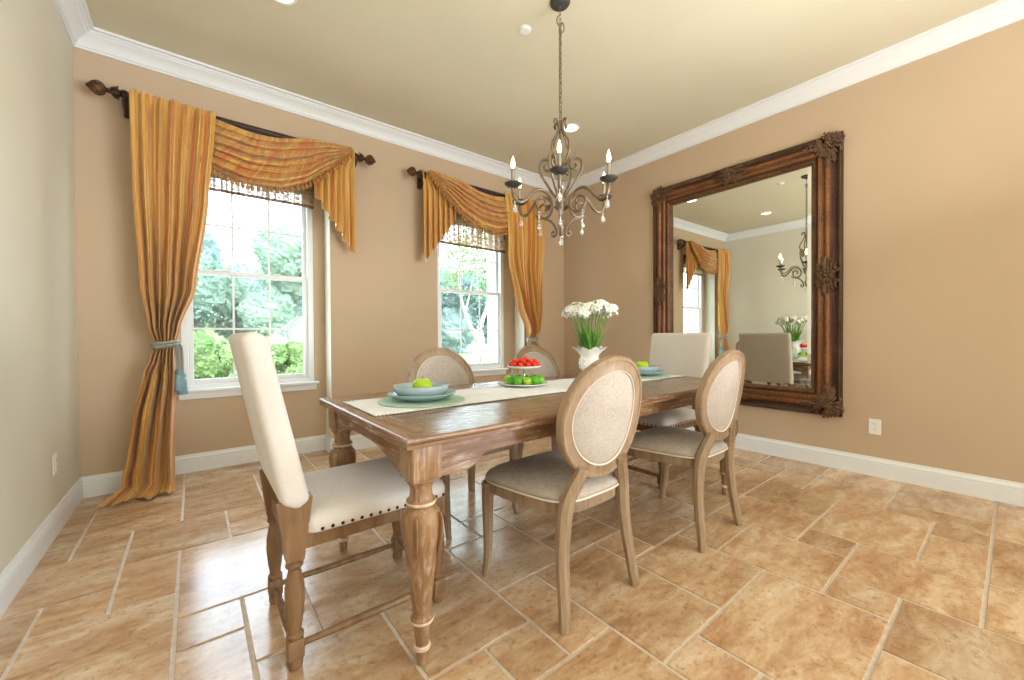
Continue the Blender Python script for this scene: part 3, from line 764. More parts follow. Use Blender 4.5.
# ------------------------------------------------------------------ chandelier
def chandelier():
    CX, CY = 1.787, 1.757; t = thing('chandelier', 'six-candle aged iron scroll chandelier with crystal drops hanging over the table', 'chandelier', (CX, CY, H))
    z = lambda a: a-H
    MB().lathe([(.062, 0), (.062, -.006), (.056, -.016), (.036, -.028), (.012, -.034), (.008, -.046), (.001, -.046)], 28).build('canopy', M['iron_d'], t, smooth=True, angle=50)
    ch = MB(); zz = z(3.075); k = 0
    ch.tube([(0, 0, -.04), (0, 0, z(3.05))], .004, 6)
    # hook with slack loop of cord
    ch.tube(bez([(0, 0, z(3.05)), (-.022, .0, z(3.03)), (-.026, 0, z(2.995)), (.0, .0, z(2.985)), (.026, .004, z(3.02)), (.034, 0, z(2.985)), (.018, 0, z(2.955)), (0, 0, z(2.965)), (0, 0, z(2.93))]), .0035, 6)
    zt = 3.03
    while zt > 2.415:
        L = .034; rx = .0095; pts = []
        for q in range(16):
            a = 2*PI*q/16; dx = rx*math.cos(a); dz = L*.62*math.sin(a)
            pts.append((dx if k % 2 == 0 else 0, 0 if k % 2 == 0 else dx, z(zt)-L*.5+dz))
        ch.tube(pts, .0026, 6, closed=True); zt -= .030; k += 1
    ch.tube(bez([(.004*math.sin(q*1.7), .004*math.cos(q*1.3), z(2.97-.56*q/12)) for q in range(13)], 3), .0022, 5)
    ch.build('chain', M['iron'], t, smooth=True)
    cp_ = MB(); cp_.lathe([(.004, z(2.41)), (.012, z(2.40)), (.016, z(2.385)), (.008, z(2.37)), (.007, z(2.15)), (.014, z(2.13)), (.020, z(2.10)), (.012, z(2.07)), (.009, z(2.0)), (.018, z(1.98)), (.024, z(1.955)), (.020, z(1.93)), (.030, z(1.915)), (.034, z(1.895)), (.024, z(1.87)), (.012, z(1.85)), (.010, z(1.78)), (.020, z(1.765)), (.022, z(1.75)), (.010, z(1.73)), (.014, z(1.715)), (.010, z(1.70)), (.001, z(1.695))], 20)
    cp_.build('column', M['iron'], t, smooth=True)
    base = math.atan2(-.701, -.713)
    def rad_path(pts2, a, n=7): 
        c, s = math.cos(a), math.sin(a); return [(p.x*c, p.x*s, z(p.y)) for p in bez([Vector((q[0], q[1])) for q in pts2], n)]
    arm = [(.318, 1.948), (.317, 1.915), (.303, 1.885), (.272, 1.872), (.235, 1.892), (.198, 1.935), (.155, 1.962), (.105, 1.952), (.066, 1.905), (.070, 1.855), (.108, 1.826), (.150, 1.842), (.168, 1.880), (.150, 1.912), (.118, 1.912), (.104, 1.888), (.120, 1.872)]
    up = [(.030, 1.935), (.055, 1.97), (.092, 2.03), (.125, 2.09), (.128, 2.145), (.100, 2.172), (.066, 2.158), (.060, 2.122), (.084, 2.102), (.100, 2.122), (.090, 2.138)]
    low = [(.185, 1.855), (.165, 1.832), (.125, 1.822), (.085, 1.805), (.050, 1.770), (.032, 1.725), (.045, 1.700), (.066, 1.710), (.062, 1.730), (.048, 1.728)]
    lyre = [(.045, 2.372), (.052, 2.392), (.036, 2.404), (.020, 2.385), (.016, 2.355), (.040, 2.305), (.070, 2.250), (.072, 2.200), (.045, 2.150), (.018, 2.125)]
    for k in range(6):
        a = base+k*PI/3-.02; c, s = math.cos(a), math.sin(a)
        pts = rad_path(arm, a); n = len(pts)
        am = MB().tube(pts, [.0108-.0045*(i/n) for i in range(n)], 8).build('arm', M['iron'], t, smooth=True)
        F = Tm(.318*c, .318*s, 0)
        MB().lathe([(.004, z(1.950)), (.012, z(1.953)), (.035, z(1.958)), (.050, z(1.972)), (.052, z(1.976)), (.046, z(1.975)), (.030, z(1.966)), (.001, z(1.964))], 28, F).build('drip_plate', M['iron_d'], am, smooth=True)
        cd = MB().lathe([(.011, z(1.964)), (.011, z(2.055)), (.013, z(2.056)), (.013, z(2.062)), (.006, z(2.064)), (.001, z(2.064))], 16, F).build('candle_sleeve', M['chrome'], t, smooth=True, angle=40)
        MB().lathe([(.005, z(2.062)), (.009, z(2.070)), (.0125, z(2.085)), (.011, z(2.102)), (.006, z(2.120)), (.002, z(2.132)), (.0005, z(2.138))], 14, F).build('candle_bulb', M['flame'], cd, smooth=True)
        pl = light('candle_lamp', 'POINT', (.318*c, .318*s, z(2.10)), (0, 0, 0), 1.0, (1, .82, .58), .012); pl.parent = t
        if k % 2 == 0 or True:
            MB().tube(rad_path(low, a+PI/6 if k % 2 else a), .0075, 7).build('lower_scroll', M['iron'], t, smooth=True) if k % 2 == 0 else None
        if k in (1, 2, 4, 5): MB().tube(rad_path(up, a+PI/6), .0085, 7).build('upper_scroll', M['iron'], t, smooth=True)
        if k < 4: MB().tube(rad_path(lyre, base+PI/4+k*PI/2), .0075, 7).build('crown_scroll', M['iron'], t, smooth=True)
        # crystal under the plate and strand under the spiral
        def drop(mb, x, y, zt_, sc=1.0):
            mb.lathe([(.0008, z(zt_)), (.004*sc, z(zt_-.006*sc)), (.004*sc, z(zt_-.010*sc)), (.0015, z(zt_-.014*sc)), (.007*sc, z(zt_-.026*sc)), (.0115*sc, z(zt_-.040*sc)), (.009*sc, z(zt_-.052*sc)), (.0008, z(zt_-.058*sc))], 8, Tm(x, y, 0))
        d = MB(); drop(d, .308*c, .308*s, 1.880, 1.3); d.build('crystal_drop', M['crystal'], t)
        d = MB(); a2 = a; x, y = .150*math.cos(a2), .150*math.sin(a2)
        for q in range(3): d.ell((x, y, z(1.826-.018*q)), .008, .008, .009, 6, 4)
        drop(d, x, y, 1.780, 1.1); d.build('crystal_strand', M['crystal'], t)
    d = MB(); d.lathe([(.001, z(1.695)), (.006, z(1.69)), (.002, z(1.683)), (.010, z(1.672)), (.016, z(1.655)), (.012, z(1.64)), (.001, z(1.632))], 10); d.build('crystal_drop', M['crystal'], t)
chandelier()

# ------------------------------------------------------------------ dining table
TX0, TX1, TY0, TY1, TZ = .495, 2.875, 1.130, 2.190, .770
def table():
    cx, cy = (TX0+TX1)/2, (TY0+TY1)/2; hx, hy = (TX1-TX0)/2, (TY1-TY0)/2
    t = thing('dining_table', 'long distressed wooden dining table with carved turned legs', 'table', (cx, cy, 0))
    fw = .105; z0, z1 = TZ-.034, TZ
    pl = MB(); n = 6; w = (2*hy-2*fw)/n
    for k in range(n): pl.box((-hx+fw+.001, -hy+fw+k*w+.0008, z0+.004), (hx-fw-.001, -hy+fw+(k+1)*w-.0008, z1-.001), .0025)
    pl.build('plank_top', M['tablewood'], t)
    def edge_prof(): return [(0, z0), (0, z1-.020), (-.004, z1-.016), (-.004, z1-.006), (.002, z1), (fw, z1), (fw, z0)]
    def border(name, mt, pts):   # mitred border piece from trapezoid corners (outer a,b ; inner c,d)
        a, b_, c, d = [Vector(p) for p in pts]; no = ((a+b_)/2-(c+d)/2).normalized()
        rings = []
        for P, Q in ((a, d), (b_, c)):
            dr = (Q-P)/fw; rings.append([(P.x+dr.x*o, P.y+dr.y*o, zz) for o, zz in edge_prof()])
        MB().loft(rings).build(name, mt, t, bevel=.002)
    A = [(-hx, -hy), (hx, -hy), (hx, hy), (-hx, hy)]; I = [(-hx+fw, -hy+fw), (hx-fw, -hy+fw), (hx-fw, hy-fw), (-hx+fw, hy-fw)]
    border('border_board', M['tablewood'], (A[0], A[1], I[1], I[0])); border('border_board', M['tableend'], (A[1], A[2], I[2], I[1]))
    border('border_board', M['tablewood'], (A[2], A[3], I[3], I[2])); border('border_board', M['tableend'], (A[3], A[0], I[0], I[3]))
    # legs
    lx, ly = hx-.083, hy-.083
    prof = [(.010, 0), (.017, .004), (.019, .030), (.018, .050), (.026, .056), (.027, .064), (.020, .070), (.024, .100), (.026, .140), (.037, .146), (.038, .158), (.030, .166), (.032, .20), (.040, .28), (.050, .36), (.060, .43), (.064, .475), (.060, .505), (.046, .522), (.040, .527), (.047, .534), (.048, .546), (.040, .552), (.036, .565), (.036, .590), (.045, .604), (.052, .612), (.044, .620)]
    for sx in (-1, 1):
        for sy in (-1, 1):
            m_ = MB(); m_.lathe(prof, 32, Tm(sx*lx, sy*ly, 0)); m_.box((sx*lx-.052, sy*ly-.052, .618), (sx*lx+.052, sy*ly+.052, z0), .004)
            lg = m_.build('leg', M['tableleg'], t, smooth=True, angle=35)
            for zz, rr in ((.152, .0385), (.060, .0275), (.540, .0485)):
                MB().lathe([(rr-.010, zz-.010), (rr-.002, zz-.007), (rr+.001, zz), (rr-.002, zz+.007), (rr-.010, zz+.010)], 32, Tm(sx*lx, sy*ly, 0), caps=False).build('turned_ring', M['washring'], lg, smooth=True)
            # acanthus carving on the bulb
            cv = MB()
            for k in range(4):
                a = k*PI/2+PI/4; pts = []; rd = []
                for q in range(9):
                    s = q/8; zz = .505-.15*s; rr = lerpk([(z_, r_) for r_, z_ in prof], zz)[0]
                    aa = a; pts.append((sx*lx+(rr+.000)*math.cos(aa), sy*ly+(rr)*math.sin(aa), zz)); rd.append(.022*math.sin(PI*min(1, .3+.7*s))+.001)
                cv.tube(pts, rd, 10, sq=(1, .22))
            cv.build('leaf_carving', M['tableleg'], lg, smooth=True)
    # aprons with scalloped ends
    def apron(axis, L, pos, name, mt):
        n = 60; d = .02; rings = []
        for k in range(n+1):
            s = -L+2*L*k/n; e = L-abs(s); 
            if e < .10: zb = .618
            elif e < .20: q = (e-.10)/.10; zb = .618+.052*(q*q*(3-2*q))
            else: zb = .670
            if axis == 'y': 
                zb = .618 + .055*math.sin(min(1, max(0, (e-.03)/ (L*.75)))*PI/2)
            p = [(s, -d/2, zb), (s, d/2, zb), (s, d/2, z0), (s, -d/2, z0)]
            rings.append([(a, pos+b_, c) if axis == 'x' else (pos+b_, a, c) for a, b_, c in p])
        MB().loft(rings).build(name, mt, t)
    for s in (-1, 1):
        apron('x', lx-.05, s*(ly+.030), 'apron', M['tablewood']); apron('y', ly-.05, s*(lx+.030), 'apron', M['tableend'])
table()

# ------------------------------------------------------------------ oval back chairs (face +y, origin at floor centre)
def oval_chair(label, loc, rz):
    t = thing('oval_back_chair', label, 'chair', loc, rz, 'oval back chairs around the table')
    # seat outline
    def outline(hw_f, hw_r, yf, yr, n=48, grow=0):
        pts = []
        for k in range(n):
            a = 2*PI*k/n; c, s = math.cos(a), math.sin(a); e = .48
            X = abs(c)**e*(1 if c > 0 else -1); Y = abs(s)**e*(1 if s > 0 else -1)
            w = hw_r+(hw_f-hw_r)*(Y+1)/2; pts.append((X*(w+grow), (yf+yr)/2+Y*((yf-yr)/2+grow)))
        return pts
    def solid(levels, name, mt, par, sm=True, ang=40):
        m_ = MB(); m_.loft([[(x, y, z) for x, y in outline(.284, .200, .232, -.232, grow=g_)] for g_, z in levels]); return m_.build(name, mt, par, smooth=sm, angle=ang)
    solid([(-.030, .392), (-.006, .396), (-.004, .432), (-.010, .446)], 'seat_frame', M['oak_grey'], t)
    st = solid([(-.012, .440), (.004, .448), (.008, .460), (.002, .474), (-.020, .488), (-.06, .498), (-.12, .504), (-.17, .506)], 'seat', M['linen'], t, ang=70)
    m_ = MB(); ol = outline(.284, .200, .232, -.232, n=64, grow=.008); m_.tube([(x, y, .448) for x, y in ol], .0045, 6, closed=True); m_.build('piping', M['piping'], st, smooth=True)
    # front legs
    for s in (-1, 1):
        pts = bez([(s*.238, .192, .430), (s*.238, .195, .34), (s*.236, .198, .23), (s*.232, .204, .12), (s*.232, .216, .04), (s*.234, .226, 0)], 5); n = len(pts)
        MB().tube(pts, [.031-.014*min(1, i/(n*.85)) for i in range(n)], 8, sq=(1, .95)).build('leg', M['oak_grey'], t, smooth=True, angle=35)
    # rear legs sweep up into the back oval
    for s in (-1, 1):
        pts = bez([(s*.220, -.254, 0), (s*.210, -.242, .10), (s*.200, -.226, .22), (s*.186, -.218, .34), (s*.174, -.222, .44), (s*.152, -.234, .50), (s*.128, -.246, .545), (s*.118, -.256, .58)], 6); n = len(pts)
        MB().tube(pts, [.022+.010*min(1, i/(n*.5))-.006*max(0, (i-n*.7)/(n*.3)) for i in range(n)], 8, sq=(.85, 1.1)).build('leg', M['oak_grey'], t, smooth=True, angle=35)
    # oval back
    lean = math.atan2(.075, .46); F = Tm(.012, -.272, .757) @ Rm(-lean*-1, 'X')
    a_, b_ = .246, .246
    def oring(pr, name, mt, par, nseg=72, sm=True):
        rings = []
        for k in range(nseg+1):
            an = 2*PI*k/nseg; c, s = math.cos(an), math.sin(an)
            rings.append([F @ Vector(((a_-o)*c, d+(.030*(c*c)-.0), (b_-o)*s)) for o, d in pr])
        m_ = MB().loft(rings, closed=True, caps=False); return m_.build(name, mt, par, smooth=sm, angle=35)
    fr = oring([(0, -.012), (0, .014), (.006, .020), (.014, .020), (.018, .016), (.046, .016), (.052, .019), (.056, .014), (.058, -.014), (.052, -.019), (.046, -.016), (.018, -.016), (.014, -.020), (.006, -.020)], 'back_frame', M['oak_grey'], t)
    ia, ib = a_-.056, b_-.056
    def pad(sgn, name):
        m_ = MB(); rings = []
        for q in (1.0, .97, .9, .75, .5, .25, .02):
            dd = sgn*(.008+.014*math.sqrt(max(0, 1-q*q)))
            rings.append([F @ Vector((ia*q*math.cos(2*PI*k/48), dd+.030*((q*math.cos(2*PI*k/48))**2), ib*q*math.sin(2*PI*k/48))) for k in range(48)])
        m_.loft(rings); return m_.build(name, M['linen'], t, smooth=True, angle=80)
    pb = pad(-1, 'back_upholstery'); pf = pad(1, 'front_upholstery')
    for sgn, par in ((-1, pb), (1, pf)):
        m_ = MB(); m_.tube([F @ Vector(((ia+.002)*math.cos(2*PI*k/64), sgn*.013+.030*math.cos(2*PI*k/64)**2, (ib+.002)*math.sin(2*PI*k/64))) for k in range(64)], .0050, 6, closed=True); m_.build('piping', M['piping'], par, smooth=True)
    return t
cB = oval_chair('near-side oval back linen chair closest to the camera', (1.260, 1.272, 0), .015)
for loc, rz, lb in (((2.180, 1.222, 0), .025, 'oval back linen chair on the near side toward the mirror'),
                    ((1.290, 2.11, 0), PI, 'oval back linen chair on the window side, behind the left plate setting'),
                    ((2.125, 2.11, 0), PI, 'oval back linen chair on the window side, behind the tiered fruit stand')):
    c = copy_tree(cB); c.location = loc; c.rotation_euler = (0, 0, rz); c['label'] = lb

# ------------------------------------------------------------------ tall upholstered end chairs (face +x, origin at floor centre)
def parson(label, loc, rz):
    t = thing('upholstered_chair', label, 'chair', loc, rz)
    W_, D_ = .205, .258      # half width of legs, half depth
    blk = lambda m_, x, y, z0, z1, h: m_.box((x-h, y-h, z0), (x+h, y+h, z1), .003)
    front = [(.014, 0), (.021, .006), (.024, .022), (.020, .036), (.024, .040)]
    midp = [(.020, .098), (.025, .104), (.026, .114), (.020, .120), (.019, .130), (.024, .16), (.030, .22), (.029, .27), (.020, .318), (.018, .328), (.026, .336), (.027, .344), (.020, .352), (.026, .360)]
    for sx in (-1, 1):
        for sy in (-1, 1):
            x, y = sx*D_, sy*W_; m_ = MB(); F = Tm(x, y, 0)
            m_.lathe(front, 20, F); blk(m_, x, y, .038, .100, .024); m_.lathe(midp, 20, F)
            if sx > 0: blk(m_, x, y, .358, .452, .026)
            else:      # rear post rises and rakes back
                rings = []
                for q in range(8):
                    s = q/7; zz = .358+.20*s; xo = x; h0 = .026+.026*s
                    rings.append([(xo-h0, y-.025, zz), (xo+h0, y-.025, zz), (xo+h0, y+.025, zz), (xo-h0, y+.025, zz)])
                m_.loft(rings)
            m_.build('leg', M['oak_warm'], t, smooth=True, angle=35)
    for sy in (-1, 1):
        MB().box((-D_+.02, sy*W_-.014, .385), (D_-.02, sy*W_+.014, .445), .003).build('seat_rail', M['oak_warm'], t)
        MB().box((-.24, sy*(W_-.10)-.11, .445), (-.19, sy*(W_-.10)+.11, .50), .01).build('seat_back_filler', M['linen_c'], t) if 0 else None
        MB().lathe([(.010, -D_+.02), (.013, -.12), (.014, 0), (.013, .12), (.010, D_-.02)], 14, Tm(0, sy*W_, .072) @ Rm(PI/2, 'Y')).build('stretcher', M['oak_warm'], t, smooth=True, angle=60)
    for sx in (-1, 1):
        MB().box((sx*D_-.014, -W_+.02, .385), (sx*D_+.014, W_-.02, .445), .003).build('seat_rail', M['oak_warm'], t)
    MB().lathe([(.010, -W_+.02), (.014, 0), (.010, W_-.02)], 14, Tm(-D_, 0, .062) @ Rm(PI/2, 'X')).build('stretcher', M['oak_warm'], t, smooth=True, angle=60)
    MB().lathe([(.010, -W_+.02), (.014, 0), (.010, W_-.02)], 14, Tm(D_, 0, .090) @ Rm(PI/2, 'X')).build('stretcher', M['oak_warm'], t, smooth=True, angle=60)
    # cushion seat
    def rr(hx0, hx1, hy, z, rad=.04, n=6):
        pts = []
        for cx_, cy_, a0 in ((hx1-rad, hy-rad, 0), (hx0+rad, hy-rad, PI/2), (hx0+rad, -hy+rad, PI), (hx1-rad, -hy+rad, 3*PI/2)):
            for k in range(n+1):
                a = a0+PI/2*k/n; pts.append((cx_+rad*math.cos(a), cy_+rad*math.sin(a), z))
        return pts
    st = MB(); st.loft([rr(-.228, .285, .238, .436), rr(-.230, .290, .243, .442), rr(-.230, .290, .243, .470), rr(-.228, .284, .237, .488), rr(-.22, .255, .21, .503, .05), rr(-.18, .19, .15, .514, .06), rr(-.08, .08, .06, .518, .05)])
    se = st.build('seat', M['linen_c'], t, smooth=True, angle=70)
    nl = MB()
    def nail(x, y, ax):
        nl.ell((x, y, .447), .006 if ax == 'y' else .0045, .0045 if ax == 'y' else .006, .006, 8, 6)
    k = -.180
    while k < .27:
        nail(k, .2435, 'y'); nail(k, -.2435, 'y'); k += .032
    k = -.205
    while k < .21: nail(.2905, k, 'x'); k += .032
    nl.build('nailhead_trim', M['nail'], se, smooth=True)
    # tall slab back, raked
    m_ = MB(); n = 44; L = []
    for q in range(n+1):
        s = q/n; s = s*s*(3-2*s); zz = .532+(1.095-.532)*s; xc = -.252-.118*s; th = .043-.006*s; hw = .243+.012*s
        if s > .955: 
            e = (s-.955)/.045; th *= math.sqrt(max(.04, 1-e*e)); hw -= .012*(1-math.sqrt(max(0, 1-e*e)))
        if s < .05:
            e = 1-s/.05; th *= math.sqrt(max(.1, 1-e*e*.9)); hw -= .008*e*e
        ring = []
        rad = min(.026, th*.98)
        for cx_, cy_, a0 in ((th-rad, hw-rad, 0), (-th+rad, hw-rad, PI/2), (-th+rad, -hw+rad, PI), (th-rad, -hw+rad, 3*PI/2)):
            for k in range(6):
                a = a0+PI/2*k/5; ring.append((xc+cx_+rad*math.cos(a), cy_+rad*math.sin(a), zz+(0.0)))
        L.append(ring)
    m_.loft(L); m_.build('backrest', M['linen_c'], t, smooth=True, angle=60)
    return t
pA = parson('tall cream upholstered chair with nailhead trim at the left end of the table', (.505, 1.662, 0), 0)
pD = copy_tree(pA); pD.location = (2.80, 1.735, 0); pD.rotation_euler = (0, 0, PI); pD['label'] = 'tall cream upholstered chair at the far right end of the table before the mirror'

# ------------------------------------------------------------------ things on the table
def runner():
    x0, x1, y0, y1 = .545, 2.835, 1.535, 1.95; m_ = MB(); nx, ny = 120, 16; rows = []
    for j in range(ny+1):
        rows.append([(x0+(x1-x0)*i/nx+.004*math.sin(j*2.2)*(i in (0, nx)), y0+(y1-y0)*j/ny+.002*math.sin(i*.35), TZ+.0035+.0009*math.sin(i*.9+j)) for i in range(nx+1)])
    m_.loft(rows, closed=False, caps=False)
    o = tag(m_.build('table_runner', M['runner'], smooth=True, solid=.002), 'cream woven table runner with knotted edge lying along the dining table', 'table runner')
    k_ = MB()
    for i in range(150):
        x = x0+(x1-x0)*i/149
        for y in (y0, y1): k_.ell((x, y+(-.003 if y == y0 else .003), TZ+.004), .0065, .006, .0035, 6, 4)
    for j in range(28):
        y = y0+(y1-y0)*j/27
        for x in (x0, x1): k_.ell((x, y, TZ+.004), .006, .0065, .0035, 6, 4)
    k_.build('knotted_edge', M['runner'], o, smooth=True)
runner()
Zr = TZ+.0055
def setting(x, y, which, apples):
    w = which
    o = MB().lathe([(.001, 0), (.200, 0), (.202, .002), (.200, .0042), (.001, .0042)], 56).build('placemat', M['mat'], smooth=True, angle=40, loc=(x, y, Zr)); tag(o, 'round mint green placemat under the plates at the %s end of the table' % w, 'placemat')
    pz = Zr+.0045
    o = MB().lathe([(.001, 0), (.085, 0), (.089, .004), (.140, .018), (.156, .030), (.158, .036), (.153, .036), (.134, .024), (.086, .009), (.001, .008)], 56).build('dinner_plate', M['plate'], smooth=True, loc=(x, y, pz)); tag(o, 'blue green dinner plate under the bowl at the %s end of the table' % w, 'plate')
    o = MB().lathe([(.001, 0), (.060, 0), (.064, .004), (.108, .015), (.124, .036), (.128, .060), (.124, .061), (.118, .042), (.102, .022), (.060, .011), (.001, .010)], 56).build('bowl', M['bowl'], smooth=True, loc=(x-.002, y+.006, pz+.0085)); tag(o, 'pale blue grey bowl stacked on the plate at the %s end of the table' % w, 'bowl')
    for k, (dx, dy, dz) in enumerate(apples):
        def fn(p):
            d = math.hypot(p.x, p.y); zz = p.z; s = 1+.05*math.cos(5*math.atan2(p.y, p.x))*(zz < 0)*.6
            if zz > 0: zz -= .28*math.exp(-(d/.28)**2)
            else: zz += .18*math.exp(-(d/.25)**2)
            w_ = 1.0+.08*p.z
            return Vector((p.x*w_*s, p.y*w_*s, zz))
        t = thing('green_apple', None, 'apple', (x+dx, y+dy, pz+.0085+.010+dz))
        MB().ell((0, 0, .042), .047, .047, .043, 24, 16, fn=fn).build('fruit', M['apple'], t, smooth=True)
        MB().tube([(0, 0, .068), (.001, 0, .080), (.004, .001, .090)], [.0012, .0014, .002], 6).build('stem', M['stem'], t, smooth=True)
        t['label'] = ('green apple sitting in the bowl at the %s end of the table' % w) if len(apples) == 1 else ('green apple in the %s bowl, %s' % (w, ('the one nearer the camera', 'the one farther behind')[k]))
setting(.845, 1.750, 'left', [(0, 0, 0)])
setting(2.615, 1.735, 'right', [(-.042, -.022, .004), (.046, .028, .004)])

def tiered():
    x, y = 1.575, 1.865
    t = thing('tiered_stand', 'two-tier white fruit stand on a silver stem in the middle of the table', 'tiered stand', (x, y, Zr))
    MB().lathe([(.001, 0), (.055, 0), (.058, .005), (.120, .008), (.142, .014), (.144, .018), (.138, .018), (.118, .013), (.001, .012)], 56).build('lower_plate', M['white_c'], t, smooth=True)
    MB().lathe([(.012, .012), (.008, .020), (.006, .040), (.009, .052), (.006, .064), (.006, .095), (.012, .104)], 20).build('stem', M['silver'], t, smooth=True)
    MB().lathe([(.001, .104), (.022, .104), (.085, .108), (.106, .118), (.107, .122), (.102, .122), (.084, .114), (.001, .111)], 48).build('upper_plate', M['white_c'], t, smooth=True)
    # limes in a ring, plus inner ones
    proto = None
    spots = [(.098, 2*PI*k/11+.2, 0) for k in range(11)]+[(.048, 2*PI*k/4+.6, 0) for k in range(4)]
    q = 0
    for i, (rr_0, a, dz) in enumerate(spots):
        if proto is None:
            fn = lambda p: Vector((p.x*(1.0+.14*max(0, abs(p.x)-.8)*3), p.y, p.z))
            proto = MB().ell((0, 0, 0), .0275, .0245, .0245, 18, 12, fn=fn).build('lime', M['lime'], smooth=True); o = proto
            ml = MB().ell((0, 0, 0), .0275, .0245, .0245, 18, 12, fn=fn).build('lime', M['lime2'], smooth=True); alt = ml.data; bpy.data.objects.remove(ml)
        else: o = proto.copy(); COL.objects.link(o)
        if i % 3 == 1: o.data = alt
        sp = .0 
        o.location = (x+rr_0*math.cos(a), y+rr_0*math.sin(a), Zr+.013+.0248); o.rotation_euler = (0, 0, a*2.3)
        if i % 3 == 1: tag(o, 'yellower green lime on the lower plate of the fruit stand', 'lime', 'yellow green limes on the lower plate')
        else: tag(o, 'dark green lime on the lower plate of the fruit stand', 'lime', 'dark green limes on the lower plate')
    proto = None
    layers = [(.084, 12, .1, 0), (.055, 8, .3, 0), (.026, 3, .5, 0), (.066, 9, .45, .021), (.034, 5, .2, .022), (.006, 1, 0, .036)]
    for (rr_0, n, ph, dz) in layers:
        for k in range(n):
            if proto is None:
                proto = thing('cherry_tomato', 'ripe red cherry tomato heaped on the upper plate of the fruit stand', 'tomato', (0, 0, 0), 0, 'cherry tomatoes on the upper plate')
                MB().ell((0, 0, 0), .0148, .0148, .0138, 14, 10).build('fruit', M['tomato'], proto, smooth=True)
                MB().lathe([(.0005, .0136), (.003, .0142), (.0015, .0150), (.0005, .0152)], 6).build('stem_scar', M['leafg'], proto)
                o = proto
            else: o = copy_tree(proto)
            a = ph+2*PI*k/n; o.location = (x+rr_0*math.cos(a), y+rr_0*math.sin(a), Zr+.128+dz+(.004 if rr_0 > .08 else 0)); o.rotation_euler = (rnd.uniform(-.6, .6), rnd.uniform(-.6, .6), a)
tiered()

def vase():
    x, y = 2.10, 1.80
    t = thing('ceramic_vase', 'white ruffled-rim ceramic vase with relief holding white flowers on the table', 'vase', (x, y, Zr))
    prof = [(.040, 0), (.046, .004), (.044, .014), (.036, .028), (.042, .045), (.060, .080), (.068, .115), (.064, .145), (.062, .165), (.074, .185), (.100, .210), (.115, .219)]
    inner = [(.110, .217), (.094, .206), (.064, .180), (.056, .160), (.058, .115), (.048, .075), (.030, .045), (.002, .040)]
    m_ = MB(); n = 64; rings = []
    for r_, z in prof+inner:
        w = max(0, (z-.15)/.066); rings.append([(r_*(1+.07*w*math.cos(9*a))*math.cos(a), r_*(1+.07*w*math.cos(9*a))*math.sin(a), z+.009*w*math.cos(9*a)) for a in [2*PI*k/n for k in range(n)]])
    m_.loft(rings); m_.build('body', M['white_c'], t, smooth=True)
    rel = MB()
    for k in range(6):
        a = k*PI/3+.2
        for (dz, da, s) in ((.11, 0, 1), (.125, .18, .7), (.095, -.18, .7), (.14, -.05, .6), (.085, .12, .6)):
            rel.ell((.066*math.cos(a+da), .066*math.sin(a+da), dz), .009*s, .009*s, .014*s, 8, 6)
    rel.build('relief', M['white_c'], t, smooth=True)
    R = random.Random(5); proto = None; K = 20; flowers = []
    for k in range(K):
        if k % 1 == 0:
            # stem with cluster of six-petalled blossoms and one strap leaf
            t2 = thing('paperwhite_flower', 'white paperwhite flower stem with green leaf standing in the white vase', 'flower', (x, y, Zr), 0, 'paperwhite flowers in the vase')
            a = 2*PI*k/K*2.4; out = (.02+.145*math.sqrt((k+.5)/K)); hgt = .490+R.uniform(-.02, .03)-.22*out
            bx0, by0 = .046*math.cos(a)*min(1, out*9), .046*math.sin(a)*min(1, out*9); tx, ty = out*math.cos(a), out*math.sin(a)
            pth = bez([(bx0*.3, by0*.3, .06), (bx0*1.0, by0*1.0, .20), (tx*.65, ty*.65, hgt-.09), (tx, ty, hgt)], 5)
            MB().tube(pth, .0032, 6).build('stem', M['leafg'], t2, smooth=True)
            bl = MB(); cu = MB(); pc = Vector((tx, ty, hgt))
            for q in range(10):
                d = Vector((R.uniform(-1, 1), R.uniform(-1, 1), R.uniform(-.1, 1))).normalized(); c = pc+Vector((d.x*.046, d.y*.046, d.z*.034))
                Q = d.to_track_quat('Z', 'Y').to_matrix().to_4x4(); F = Tm(*c) @ Q @ Rm(R.uniform(0, 1), 'Z')
                for w in range(6):
                    aw = w*PI/3; P = F @ Rm(aw, 'Z')
                    vs = [P @ Vector(v) for v in ((.002, 0, 0), (.013, -.0095, .004), (.022, -.008, .001), (.033, 0, -.005), (.022, .008, .001), (.013, .0095, .004), (.015, 0, .008))]
                    bl.add(vs, [(0, 1, 6), (1, 2, 6), (2, 3, 6), (3, 4, 6), (4, 5, 6), (5, 0, 6)])
                cu.lathe([(.002, .0), (.0045, .004), (.006, .008), (.004, .008), (.001, .003)], 8, F)
            b1 = bl.build('blossom', M['petal'], t2, smooth=True, solid=.0006); cu.build('flower_cup', M['cup'], b1, smooth=True)
            for la, lo, hh in ((a+1.1, out*.8, .30+R.uniform(0, .10)), (a-.7, out*.95, .27+R.uniform(0, .08))):
                lf = MB(); rings = []
                for q in range(9):
                    s = q/8; c = Vector((bx0*.6+(lo*math.cos(la)-bx0*.6)*s*s, by0*.6+(lo*math.sin(la)-by0*.6)*s*s, .06+hh*s-.03*s**3)); w = .0135*(math.sin(PI*(.18+.80*s)))
                    sd = Vector((-math.sin(la), math.cos(la), 0)); up = Vector((math.cos(la), math.sin(la), 0))*.002
                    rings.append([c-sd*w, c-up, c+sd*w, c+up*.3])
                lf.loft(rings); lf.build('leaf', M['leafg'], t2, smooth=True)
    return t
vase()

